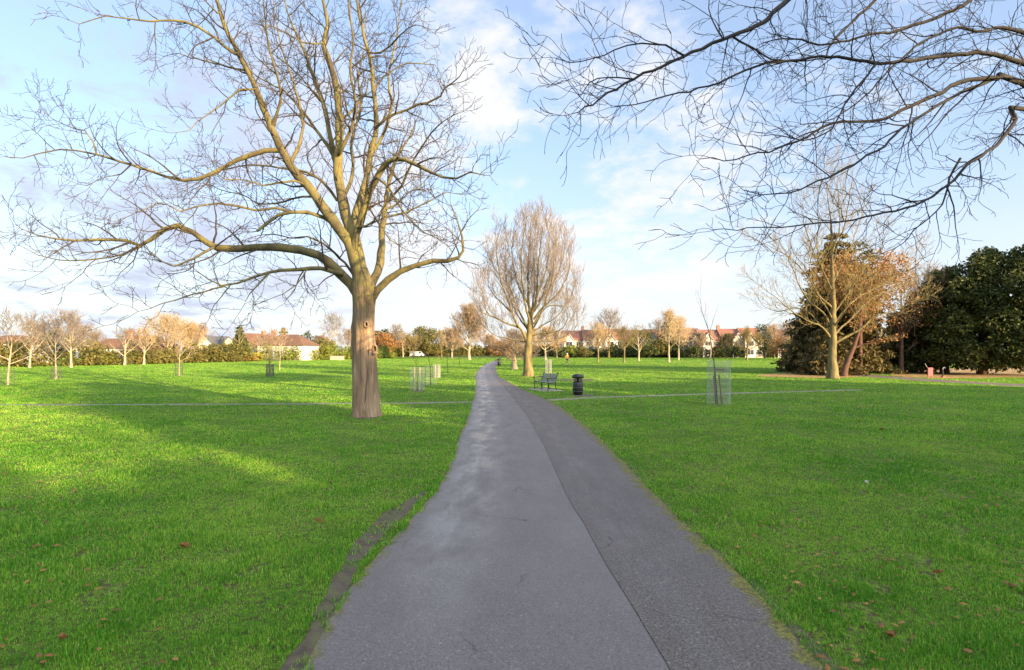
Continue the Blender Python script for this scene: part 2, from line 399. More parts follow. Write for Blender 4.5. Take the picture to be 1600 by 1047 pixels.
M['bark_red'] = noise_mat('red_brown_bark', [(0.05, 0.025, 0.016), (0.13, 0.06, 0.034)], 6, 0.85, 0.5)
M['yew'] = leaf_mat('yew_needles', [(0.013, 0.024, 0.008), (0.032, 0.052, 0.014), (0.075, 0.090, 0.020), (0.15, 0.15, 0.03)], 0.15)
M['cedar'] = leaf_mat('cedar_needles', [(0.040, 0.036, 0.014), (0.095, 0.078, 0.026), (0.18, 0.138, 0.044)], 0.15)
M['ever'] = leaf_mat('dark_evergreen', [(0.022, 0.036, 0.012), (0.05, 0.07, 0.02), (0.095, 0.11, 0.028)], 0.2)
M['bushy'] = leaf_mat('bright_shrub', [(0.08, 0.12, 0.02), (0.17, 0.21, 0.032), (0.28, 0.28, 0.045)], 0.3)
M['olive'] = leaf_mat('olive_shrub', [(0.07, 0.075, 0.022), (0.14, 0.135, 0.036), (0.23, 0.19, 0.055)], 0.3)
M['copper'] = leaf_mat('copper_leaves', [(0.17, 0.085, 0.035), (0.31, 0.165, 0.06), (0.44, 0.26, 0.09)], 0.3)
M['yellow'] = leaf_mat('yellow_shrub', [(0.16, 0.17, 0.03), (0.33, 0.30, 0.055), (0.42, 0.35, 0.09)], 0.35)
M['dead_leaf'] = leaf_mat('fallen_leaf', [(0.11, 0.055, 0.022), (0.23, 0.115, 0.04), (0.38, 0.22, 0.075)], 0.2)
M['iron'] = noise_mat('black_painted_iron', [(0.010, 0.011, 0.012), (0.022, 0.024, 0.025)], 8, 0.4)
M['bin_black'] = noise_mat('black_plastic', [(0.007, 0.008, 0.008), (0.016, 0.018, 0.018)], 6, 0.42)
M['bin_band'] = noise_mat('grey_band', [(0.05, 0.055, 0.055), (0.09, 0.095, 0.095)], 8, 0.4)
M['slat'] = noise_mat('weathered_grey_slat', [(0.16, 0.16, 0.165), (0.30, 0.30, 0.31)], 6, 0.7, 0.3, stretch=(1, 6, 1))
M['concrete'] = noise_mat('concrete', [(0.20, 0.18, 0.155), (0.33, 0.30, 0.26)], 4, 0.85, 0.3)
M['stake'] = noise_mat('pale_stake_wood', [(0.38, 0.30, 0.17), (0.56, 0.47, 0.30)], 8, 0.8, stretch=(1, 1, .1))
M['stake_dark'] = noise_mat('weathered_stake_wood', [(0.10, 0.065, 0.04), (0.20, 0.13, 0.085)], 8, 0.85, stretch=(1, 1, .1))
M['wire'] = noise_mat('galvanised_wire', [(0.32, 0.33, 0.33), (0.48, 0.49, 0.49)], 8, 0.45)
M['wire_dark'] = noise_mat('dark_wire', [(0.05, 0.05, 0.048), (0.10, 0.10, 0.095)], 8, 0.6)
M['render_white'] = noise_mat('white_render', [(0.44, 0.43, 0.42), (0.58, 0.57, 0.55)], 0.7, 0.85)
M['render_cream'] = noise_mat('cream_render', [(0.42, 0.36, 0.29), (0.54, 0.47, 0.38)], 0.7, 0.85)
M['render_grey'] = noise_mat('grey_render', [(0.22, 0.21, 0.21), (0.32, 0.31, 0.30)], 0.7, 0.85)
M['brick'] = brick_mat('red_brick', (0.30, 0.12, 0.07), (0.22, 0.085, 0.05), (0.35, 0.30, 0.25))
M['brick_buff'] = brick_mat('buff_brick', (0.42, 0.30, 0.19), (0.34, 0.23, 0.14), (0.45, 0.40, 0.33), bw=.225, bh=.075)
M['tile_red'] = brick_mat('red_roof_tile', (0.23, 0.110, 0.080), (0.18, 0.080, 0.06), (0.16, 0.05, 0.03), bw=.3, bh=.2)
M['tile_orange'] = brick_mat('orange_roof_tile', (0.27, 0.135, 0.095), (0.21, 0.10, 0.07), (0.2, 0.07, 0.04), bw=.3, bh=.2)
M['tile_brown'] = brick_mat('brown_roof_tile', (0.16, 0.085, 0.05), (0.12, 0.065, 0.04), (0.07, 0.04, 0.025), bw=.3, bh=.2)
M['tile_slate'] = brick_mat('grey_slate', (0.10, 0.105, 0.11), (0.08, 0.08, 0.085), (0.05, 0.05, 0.05), bw=.3, bh=.2)
M['trim'] = noise_mat('white_paint', [(0.50, 0.49, 0.47), (0.60, 0.59, 0.57)], 3, 0.5)
M['glass'] = noise_mat('dark_window_glass', [(0.02, 0.025, 0.03), (0.05, 0.055, 0.065)], 0.6, 0.08)
M['red_board'] = noise_mat('faded_red_board', [(0.24, 0.03, 0.045), (0.32, 0.05, 0.065)], 3, 0.6)
M['steel'] = noise_mat('grey_steel', [(0.35, 0.36, 0.37), (0.5, 0.5, 0.5)], 5, 0.4, metallic=0.6)
M['skin'] = noise_mat('skin', [(0.42, 0.26, 0.18), (0.48, 0.31, 0.22)], 10, 0.6)
M['orange_cloth'] = noise_mat('orange_jersey', [(0.60, 0.17, 0.04), (0.72, 0.24, 0.06)], 6, 0.8)
M['dark_cloth'] = noise_mat('dark_shorts', [(0.03, 0.03, 0.04), (0.06, 0.06, 0.07)], 6, 0.8)
M['pale_cloth'] = noise_mat('pale_cap', [(0.62, 0.60, 0.55), (0.74, 0.72, 0.68)], 6, 0.8)
M['paper'] = noise_mat('white_paper', [(0.68, 0.68, 0.66), (0.8, 0.8, 0.78)], 8, 0.8)
M['van_white'] = noise_mat('white_vehicle_paint', [(0.68, 0.68, 0.67), (0.78, 0.78, 0.77)], 2, 0.3)
M['rubber'] = noise_mat('rubber', [(0.012, 0.012, 0.012), (0.03, 0.03, 0.03)], 6, 0.8)

# ------------------------------------------------------------------ curves / polylines
def catmull(pts, step):
    """resample polyline of equal-length tuples smoothly"""
    P = [np.array(p, dtype=float) for p in pts]
    P = [2 * P[0] - P[1]] + P + [2 * P[-1] - P[-2]]
    out = []
    for i in range(1, len(P) - 2):
        n = max(1, int(np.linalg.norm(P[i + 1][:3] - P[i][:3]) / step))
        for k in range(n):
            t = k / n
            out.append(0.5 * (2 * P[i] + (P[i + 1] - P[i - 1]) * t + (2 * P[i - 1] - 5 * P[i] + 4 * P[i + 1] - P[i + 2]) * t * t + (3 * P[i] - P[i - 1] - 3 * P[i + 1] + P[i + 2]) * t ** 3))
    out.append(P[-2])
    return out

def value_noise(x, y, scale, seed):
    r = np.random.default_rng(seed); G = r.random((64, 64))
    u, v = x / scale, y / scale
    iu, iv = np.floor(u).astype(int), np.floor(v).astype(int)
    fu, fv = u - iu, v - iv
    fu = fu * fu * (3 - 2 * fu); fv = fv * fv * (3 - 2 * fv)
    g = lambda a, b: G[a % 64, b % 64]
    return (g(iu, iv) * (1 - fu) + g(iu + 1, iv) * fu) * (1 - fv) + (g(iu, iv + 1) * (1 - fu) + g(iu + 1, iv + 1) * fu) * fv

# ------------------------------------------------------------------ ground and paths
def sheet(name, pts, z, mat, label=None, cat=None):
    V = [(p[0], p[1], z) for p in pts]
    me = bpy.data.meshes.new(name); me.from_pydata(V, [], [tuple(range(len(V)))]); me.materials.append(mat)
    o = bpy.data.objects.new(name, me); COL.objects.link(o); o['kind'] = 'structure'
    return o

g = MB(); g.add([(-1500, -300, 0), (1500, -300, 0), (1500, 2500, 0), (-1500, 2500, 0)], [(0, 1, 2, 3)])
lawn = g.build('lawn', M['lawn']); tag(lawn, kind='structure')

PL = [(475, 1047), (520, 960), (560, 900), (612, 850), (672, 780), (700, 730), (721, 680), (737, 635), (741, 620), (742, 605), (743, 595), (742, 585), (752, 573), (764, 567), (772, 563.5)]
PS = [(1050, 1047), (1000, 960), (958, 900), (893, 790), (852, 700), (826, 655), (812, 635), (800, 620), (791, 609), (783, 600), (772, 588), (766, 574), (772, 567), (775, 563.5)]
PR = [(1290, 1047), (1212, 960), (1150, 890), (1042, 790), (958, 705), (912, 665), (874, 635), (845, 620), (822, 611), (800, 600), (778, 588), (775, 574), (779, 567), (778, 563.5)]
def edge(pts):
    w = [at(*p)[:2] for p in pts]
    # extend behind the camera
    d = np.array(w[0]) - np.array(w[1]); d /= np.linalg.norm(d)
    w = [tuple(np.array(w[0]) + d * 9)] + w
    w = np.array(w); o = np.argsort(w[:, 1]); return w[o]
EL, ES, ER = edge(PL), edge(PS), edge(PR)
ys = np.concatenate([np.arange(-4, 30, 0.35), np.arange(30, 120, 1.5)])
def smooth_interp(E, amp, seed):
    x = np.interp(ys, E[:, 1], E[:, 0])
    k = np.array([1, 2, 3, 2, 1]) / 9.0
    x = np.convolve(np.pad(x, 2, 'edge'), k, 'valid')
    return x + amp * (value_noise(ys, ys * 0 + seed, 0.7, seed) - .5) + amp * 1.4 * (value_noise(ys, ys * 0 + seed, 2.3, seed + 1) - .5)
XL, XS, XR = smooth_interp(EL, 0.06, 3), smooth_interp(ES, 0.03, 4), smooth_interp(ER, 0.06, 5)
def strip(name, xa, xb, z, mat, n=8):
    V, UV = [], []
    for i, y in enumerate(ys):
        for k in range(n + 1):
            t = k / n; V.append((xa[i] + (xb[i] - xa[i]) * t, y, z)); UV.append((t, y))
    Fq = [(i * (n + 1) + k, i * (n + 1) + k + 1, (i + 1) * (n + 1) + k + 1, (i + 1) * (n + 1) + k) for i in range(len(ys) - 1) for k in range(n)]
    o = mesh_np(name, V, [Fq], mat, uv=UV); tag(o, kind='structure'); return o
strip('path', XL, XS, 0.012, M['asphalt'])
strip('path_widening', XS, XR, 0.018, M['asphalt_rough'])

# muddy strip beside the left edge
SO = edge([(440, 1047), (477, 985), (510, 915), (550, 855), (604, 800), (640, 778), (672, 764)])
SI = edge([(478, 1047), (520, 962), (548, 905), (590, 850), (636, 800), (655, 783), (673, 767)])
sy = np.arange(2.2, 8.55, 0.1)
so = np.interp(sy, SO[:, 1], SO[:, 0]) + 0.10 * (value_noise(sy, sy * 0, 0.35, 8) - .5)
si = np.interp(sy, SI[:, 1], SI[:, 0]) + 0.08 * (value_noise(sy, sy * 0, 0.3, 9) - .5)
V = []
for i, y in enumerate(sy): V += [(so[i], y, 0.006), (si[i], y, 0.006)]
tag(mesh_np('soil_edge', V, [[(2 * i, 2 * i + 1, 2 * i + 3, 2 * i + 2) for i in range(len(sy) - 1)]], M['soil']), kind='structure')
# dark earth kerb where the turf meets the right edge
V = []
for i, y in enumerate(ys):
    w = 0.05 + 0.10 * value_noise(np.array([y]), np.array([0.]), 1.3, 12)[0]
    V += [(XR[i] - 0.02, y, 0.005), (XR[i] + w, y, 0.005)]
tag(mesh_np('soil_verge', V, [[(2 * i, 2 * i + 1, 2 * i + 3, 2 * i + 2) for i in range(len(ys) - 1)]], M['soil']), kind='structure')

CLEAR = []
def ribbon(name, pts, w, z, mat):
    P = catmull([at(*p)[:2] for p in pts], 1.0)
    V = []
    for i, p in enumerate(P):
        a, b = P[max(0, i - 1)], P[min(len(P) - 1, i + 1)]
        d = (b - a) / np.linalg.norm(b - a); n = np.array([-d[1], d[0]])
        ww = w / 2 * (1 + .12 * math.sin(i * 1.3))
        V += [(*(p + n * ww), z), (*(p - n * ww), z)]
    CLEAR.append([v[:2] for v in V[0::2]] + [v[:2] for v in V[1::2]][::-1])
    o = mesh_np(name, V, [[(2 * i, 2 * i + 1, 2 * i + 3, 2 * i + 2) for i in range(len(P) - 1)]], mat)
    return tag(o, kind='structure')
ribbon('side_path', [(742, 628), (640, 630), (480, 631), (320, 632), (150, 632.5), (-60, 633)], .5, 0.004, M['side_path'])
ribbon('side_path', [(848, 626), (905, 622.5), (1000, 619), (1130, 615), (1270, 611.5), (1345, 609)], .62, 0.004, M['side_path'])
ribbon('leafy_path', [(1800, 614), (1590, 602), (1480, 596), (1400, 590.5), (1350, 586.5), (1330, 583), (1334, 579), (1350, 576), (1380, 573.5)], 2.6, 0.008, M['leafy_path'])
def blob_sheet(name, pts, z, mat, seed):
    P = catmull([at(*p)[:2] for p in pts + [pts[0]]], 0.5)[:-1]
    r = np.random.default_rng(seed)
    c = np.mean(P, axis=0)
    P = [c + (p - c) * (1 + 0.06 * (r.random() - .5)) for p in P]
    CLEAR.append([(p[0], p[1]) for p in P])
    return sheet(name, [(p[0], p[1]) for p in P], z, mat)
blob_sheet('leaf_litter_ground', [(1395, 588.5), (1480, 591.5), (1570, 590), (1700, 588), (1720, 574), (1590, 572), (1500, 575), (1400, 580)], 0.004, M['litter_ground'], 3)
blob_sheet('leaf_litter_ground', [(1180, 588), (1260, 590.5), (1330, 589.5), (1360, 586), (1330, 580), (1270, 581), (1200, 584.5)], 0.0035, M['litter_ground'], 4)
blob_sheet('bare_earth', [(868, 593.5), (900, 592), (932, 593), (925, 595), (885, 595.5)], 0.004, M['soil'], 6)
blob_sheet('bare_earth', [(893, 617.5), (925, 616), (932, 618.5), (905, 620.3)], 0.0046, M['soil'], 7)
blob_sheet('bare_earth', [(546, 650.5), (560, 655), (584, 655), (598, 650), (586, 645), (556, 645)], 0.004, M['soil'], 9)
blob_sheet('bare_earth', [(640, 610.5), (652, 613), (664, 610.5), (652, 608.5)], 0.004, M['soil'], 8)

# ------------------------------------------------------------------ grass blades
def inpoly(x, y, Q):
    Q = np.asarray(Q); c = np.zeros(len(x), dtype=bool)
    bb = (x > Q[:, 0].min()) & (x < Q[:, 0].max()) & (y > Q[:, 1].min()) & (y < Q[:, 1].max())
    xi, yi = x[bb], y[bb]; cc = np.zeros(len(xi), dtype=bool)
    for k in range(len(Q)):
        (ax, ay), (bx, by) = Q[k], Q[k - 1]
        if ay == by: continue
        cc ^= ((ay > yi) != (by > yi)) & (xi < (bx - ax) * (yi - ay) / (by - ay) + ax)
    c[bb] = cc; return c
def path_clear(x, y):
    l = np.interp(y, ys, XL); r = np.interp(y, ys, XR)
    m = 0.05 - 0.13 * value_noise(x, y, 0.22, 41) + 0.06 * value_noise(x, y, .06, 42)
    return (x < l + 0.03 - m * .8) | (x > r - 0.03 + m * .8)
def grass(n, y0, y1, seed):
    r = np.random.default_rng(seed)
    y = y0 * (y1 / y0) ** r.random(n)
    x = (r.random(n) * 2 - 1) * (y * 1.0 + 0.8)
    ok = path_clear(x, y)
    inso = (x > np.interp(y, sy, so, left=99, right=99)) & (x < np.interp(y, sy, si, left=-99, right=-99)) & (y < 8.5)
    k2 = value_noise(x, y, 0.16, 22)
    ok &= ~(inso & (r.random(n) > 0.28 * (k2 > .45)))
    # cross path kept clear
    for Q in CLEAR: ok &= ~inpoly(x, y, Q)
    k1 = value_noise(x, y, 0.45, 21); k2 = value_noise(x, y, 0.16, 22); k3 = value_noise(x, y, 2.2, 23)
    worn = (value_noise(x, y, 0.42, 24) * .45 + k1 * .15 + value_noise(x, y, 0.13, 25) * .4)
    right = np.clip((x - 1.5) / 2.0, 0, 1) * np.clip((9.5 - y) / 4, 0, 1)
    left = np.clip((-2.0 - x) / 2.0, 0, 1) * np.clip((6.5 - y) / 2, 0, 1) * .6
    thin = np.clip((worn - (0.715 - 0.105 * np.maximum(right, left))) / 0.05, 0, 1)
    ok &= r.random(n) > thin * 0.86
    ok &= r.random(n) < 0.45 + 0.75 * k2
    x, y, k1, k2, k3 = x[ok], y[ok], k1[ok], k2[ok], k3[ok]
    n = len(x)
    h = .86 * (0.016 + 0.050 * r.random(n) ** 1.3) * (0.40 + 1.15 * k1 ** 1.5) * (0.7 + 0.6 * k3)
    near_edge = np.minimum(np.abs(x - np.interp(y, ys, XL)), np.abs(x - np.interp(y, ys, XR)))
    h *= 1 + 0.55 * np.exp(-near_edge / 0.12)
    w = 0.0025 * (np.maximum(y, 3.5) / 4) ** 0.95 * (0.7 + .6 * r.random(n))
    a = r.random(n) * 2 * np.pi
    lean = r.random(n) ** 1.3 * 0.95
    la = r.random(n) * 2 * np.pi
    B = np.stack([x, y, np.zeros(n)], 1)
    side = np.stack([np.cos(a), np.sin(a), np.zeros(n)], 1) * w[:, None]
    ld = np.stack([np.cos(la), np.sin(la), np.zeros(n)], 1)
    mid = B + ld * (h * lean * 0.35)[:, None] + np.array([0, 0, 1]) * (h * 0.6)[:, None]
    tip = B + ld * (h * lean * 1.1)[:, None] + np.array([0, 0, 1]) * (h * (1 - 0.45 * lean))[:, None]
    Vv = np.stack([B - side, B + side, mid - side * .75, mid + side * .75, tip], 1).reshape(-1, 3)
    i = np.arange(n)[:, None] * 5
    return Vv, i + np.array([0, 1, 3, 2]), i + np.array([2, 3, 4])
Vv, Fq, Ft = grass(2300000, 3.1, 170, 31)
gr = mesh_np('grass', Vv, [Fq, Ft], M['blade'])
tag(gr, 'short winter grass growing thickly over the park lawn', 'grass', kind='stuff')

# leaves fallen on the lawn: the small ones as one scatter, a few big ones as things
def leaf_quad(n, pos, size, r):
    a = r.random(n) * 2 * np.pi; tl = (r.random(n) - .5) * 1.0
    u = np.stack([np.cos(a), np.sin(a), tl * .6], 1); v = np.stack([-np.sin(a), np.cos(a), (r.random(n) - .5) * .8], 1)
    s = size[:, None]
    P = np.stack([pos - u * s, pos - v * s * .5, pos + u * s, pos + v * s * .5, pos + np.array([0, 0, .4]) * s], 1)
    return P
r = np.random.default_rng(55)
n = 2600
ly = 3.5 * (26 / 3.5) ** r.random(n); lx = (r.random(n) * 2 - 1) * (ly + .5)
ok = path_clear(lx, ly) & ((value_noise(lx, ly, 1.6, 61) > .52)) & (r.random(n) < np.where(lx > 0, .75, .35))
lx, ly = lx[ok], ly[ok]; n = len(lx)
P = leaf_quad(n, np.stack([lx, ly, np.full(n, .03) + r.random(n) * .02], 1), 0.016 + 0.026 * r.random(n), r)
i = np.arange(n)[:, None] * 5
lf = mesh_np('fallen_leaves', P.reshape(-1, 3), [np.concatenate([i + np.array(t) for t in ((0, 1, 4), (1, 2, 4), (2, 3, 4), (3, 0, 4))])], M['dead_leaf'])
tag(lf, 'scattered small brown leaves lying in the grass and on the asphalt', 'leaves', kind='stuff')
def big_leaf(px, py, s, rz, label, mat, name='fallen_leaf', cat='leaf', group='large leaves on the lawn', z=.045):
    x, y, _ = at(px, py)
    pts = []
    for k in range(14):
        a = 2 * math.pi * k / 14; rr = s * (1 if k % 2 == 0 else .62) * (1.25 if k == 0 else 1) * (.8 + .2 * abs(math.cos(a)))
        pts.append((rr * math.cos(a), rr * math.sin(a) * .7, .25 * s * math.sin(2 * a) + .2 * s * abs(math.sin(a))))
    m = MB(); m.add(pts + [(0, 0, -.02)] + [(p[0], p[1], p[2] - .003) for p in pts] + [(0, 0, -.024)],
                    [(k, (k + 1) % 14, 14) for k in range(14)] + [(15 + (k + 1) % 14, 15 + k, 29) for k in range(14)] + [(k, 15 + k, 15 + (k + 1) % 14, (k + 1) % 14) for k in range(14)])
    o = m.build(name, mat); o.location = (x, y, z); o.rotation_euler = (.5, .35, rz)
    return tag(o, label, cat, group)
big_leaf(287, 858, .07, 1.0, 'curled brown leaf standing upright in the grass left of the path, largest on the lawn', M['dead_leaf'])
big_leaf(497, 818, .055, .3, 'orange brown leaf in the grass nearest the muddy strip', M['dead_leaf'])
big_leaf(98, 1003, .05, 2.0, 'rust red leaf near the bottom left corner of the lawn', M['dead_leaf'])
big_leaf(1377, 673, .10, .8, 'pale orange leaf lying farthest out on the right lawn', M['dead_leaf'])
big_leaf(1466, 900, .05, 2.5, 'orange leaf beside bare soil specks on the right lawn', M['dead_leaf'])
big_leaf(1392, 1000, .05, .2, 'brown leaf near the bottom of the right lawn', M['dead_leaf'])
big_leaf(1354, 757, .045, .4, 'crumpled white scrap of paper on the right lawn', M['paper'], 'litter_scrap', 'litter', 'scraps of paper on the lawn')
big_leaf(1268, 624, .05, 1.4, 'small white scrap of paper near the far side path', M['paper'], 'litter_scrap', 'litter', 'scraps of paper on the lawn')

# ------------------------------------------------------------------ branch growth
def rv(): return (random.gauss(0, 1), random.gauss(0, 1), random.gauss(0, 1))
def nrm(v):
    l = math.sqrt(v[0] ** 2 + v[1] ** 2 + v[2] ** 2) + 1e-9; return (v[0] / l, v[1] / l, v[2] / l)
def perp(d, az):
    a = (0, 0, 1) if abs(d[2]) < .9 else (1, 0, 0)
    u = nrm((d[1] * a[2] - d[2] * a[1], d[2] * a[0] - d[0] * a[2], d[0] * a[1] - d[1] * a[0]))
    w = (d[1] * u[2] - d[2] * u[1], d[2] * u[0] - d[0] * u[2], d[0] * u[1] - d[1] * u[0])
    c, s = math.cos(az), math.sin(az)
    return (u[0] * c + w[0] * s, u[1] * c + w[1] * s, u[2] * c + w[2] * s)

def walk(p, d, L, n, wig, up):
    pts = [p]; st = L / n
    for i in range(n):
        q = rv()
        d = nrm((d[0] + wig * q[0], d[1] + wig * q[1], d[2] + wig * q[2] + up))
        p = (p[0] + d[0] * st, p[1] + d[1] * st, p[2] + d[2] * st); pts.append(p)
    return pts

def sprout(tubes, pts, rad, lvl, P):
    """grow children of polyline pts at level lvl"""
    if lvl >= P['levels']: return
    n = len(pts) - 1
    L = sum(math.dist(pts[i], pts[i + 1]) for i in range(n))
    nc = max(1, int(L * P['dens'][lvl] + random.random()))
    az = random.random() * 6.28
    t0 = P['t0'][lvl]
    for k in range(nc + 1):
        t = 1.0 if k == nc else t0 + (1 - t0) * (k + random.random()) / nc
        f = min(t * n, n - 1e-4); i = int(f); u = f - i
        a, b = pts[i], pts[i + 1]
        p = (a[0] + (b[0] - a[0]) * u, a[1] + (b[1] - a[1]) * u, a[2] + (b[2] - a[2]) * u)
        d = nrm((b[0] - a[0], b[1] - a[1], b[2] - a[2]))
        r = rad[i] + (rad[i + 1] - rad[i]) * u
        az += 2.4 + random.uniform(-.6, .6)
        an = math.radians(P['ang'][lvl] * random.uniform(.65, 1.3)) * (0.35 if k == nc else 1)
        q = perp(d, az); cd = nrm((d[0] * math.cos(an) + q[0] * math.sin(an), d[1] * math.cos(an) + q[1] * math.sin(an), d[2] * math.cos(an) + q[2] * math.sin(an) + P['lift'][lvl]))
        Lc = P['len'][lvl] * random.uniform(.45, 1.25) * (1 - P['short'] * t)
        rc = min(max(r * .75, P['rmin']), max(P['rk'] * Lc, P['rmin']))
        cp = walk(p, cd, Lc, P['n'][lvl], P['wig'][lvl], P['up'][lvl])
        m = len(cp)
        cr = [max(P['rmin'] * .8, rc * (1 - .75 * j / (m - 1))) for j in range(m)]
        tubes[lvl].add(cp, cr, 5 if rc > .03 else 3)
        sprout(tubes, cp, cr, lvl + 1, P)

# ------------------------------------------------------------------ the big bare tree by the path
T0 = at(572, 650)
TY = T0[1]
big = thing('bare_tree', 'large wide spreading bare tree with thick knotted trunk on the lawn left of the path', 'tree', T0)
def rel(p): return (p[0] - T0[0], p[1] - T0[1], p[2])
def trunk_mesh():
    prof = [(572, 652, 22.5), (572, 645, 21.3), (571.5, 632, 20.5), (571, 610, 19.5), (570.5, 585, 19), (570, 560, 18.2), (568.5, 540, 18.6), (568, 522, 17.2), (568, 500, 16.2), (568.5, 480, 16.4), (569, 465, 17.6), (568, 452, 19.0), (567, 442, 17.0), (566, 433, 13.5), (566, 422, 9), (566, 410, 4)]
    k = 40; V = []
    P = catmull([(*rel(atY(px, py, TY)), w / F * TY) for px, py, w in prof], 0.16)
    for p in P:
        for j in range(k):
            a = 2 * math.pi * j / k
            z = p[2]
            rr = p[3] * (1 + .045 * math.sin(5 * a + 1.5 * z) + .03 * math.sin(9 * a - z * 2) + .02 * math.sin(17 * a + z * 3)
                         + .09 * math.exp(-max(z, 0) / .22) * (math.sin(4 * a + .6) ** 2)
                         - .17 * math.exp(-((a - 5.0) / .16) ** 2) * (1 if .2 < z < 2.1 else .25)
                         + .15 * math.exp(-((a - 3.2) / .35) ** 2 - ((z - 3.0) / .22) ** 2)
                         + .10 * math.exp(-((a - 5.6) / .3) ** 2 - ((z - 2.2) / .3) ** 2))
            V.append((p[0] + rr * math.cos(a), p[1] + rr * math.sin(a), z))
    n = len(P)
    Fq = [(i * k + j, i * k + (j + 1) % k, (i + 1) * k + (j + 1) % k, (i + 1) * k + j) for i in range(n - 1) for j in range(k)]
    return mesh_np('trunk', V, [Fq], M['bark_trunk'], big, smooth=True)
trunk = trunk_mesh()
def ring_scar(px, py, rx, rz, yo, mats, bare=False):
    c = rel(atY(px, py, TY - yo))
    V = []; k = 16
    for (s, dy) in ((1.0, .05), (1.05, -.02), (.75, -.05), (.55, .0), (.5, .03)):
        for j in range(k):
            a = 2 * math.pi * j / k; V.append((c[0] + rx * s * math.cos(a), c[1] + dy, c[2] + rz * s * math.sin(a)))
    fs = [(i * k + j, i * k + (j + 1) % k, (i + 1) * k + (j + 1) % k, (i + 1) * k + j) for i in range(4) for j in range(k)]
    V.append((c[0], c[1] + .03, c[2])); cap = [(4 * k + j, 4 * k + (j + 1) % k, 5 * k) for j in range(k)]
    return mesh_np('knot_hole', V, [fs, cap], None, trunk, smooth=True, mats=mats, midx=[0] * len(fs) + [1] * k)
ring_scar(572.5, 507, .075, .115, .33, [M['scar'], M['scar_dark']])
ring_scar(585.5, 545, .09, .15, .27, [M['bark_trunk'], M['bark_bare']])
cut = MB(); c = rel(atY(586.5, 552, TY - .36)); cut.lathe([(.001, -.03), (.085, -.03), (.09, .02), (.06, .05), (.001, .055)], 14, c); cut.build('branch_stub', M['scar'], trunk, True)
bw = []
for i in range(13):                       # strip of bare red wood running down the trunk
    t = i / 12; z = 2.25 - 2.1 * t
    ang = 5.05 + .10 * math.sin(t * 5) + .28 * (1 - t)
    rr = (19 + 1.5 * t) / F * TY * (.90 if .2 < z < 2.1 else 1.0)
    cx = -.02
    for s in (-1, 1):
        a = ang + s * (.16 - .05 * math.sin(t * 9)); bw.append((cx + (rr + .012) * math.cos(a), (rr + .012) * math.sin(a), z))
    a = ang; bw.append((cx + (rr - .02) * math.cos(a), (rr - .02) * math.sin(a), z))
fs = []
for i in range(12):
    fs += [(3 * i, 3 * i + 2, 3 * i + 5, 3 * i + 3), (3 * i + 2, 3 * i + 1, 3 * i + 4, 3 * i + 5)]
mesh_np('bare_wood', bw, [fs], M['bark_bare'], trunk, smooth=True)

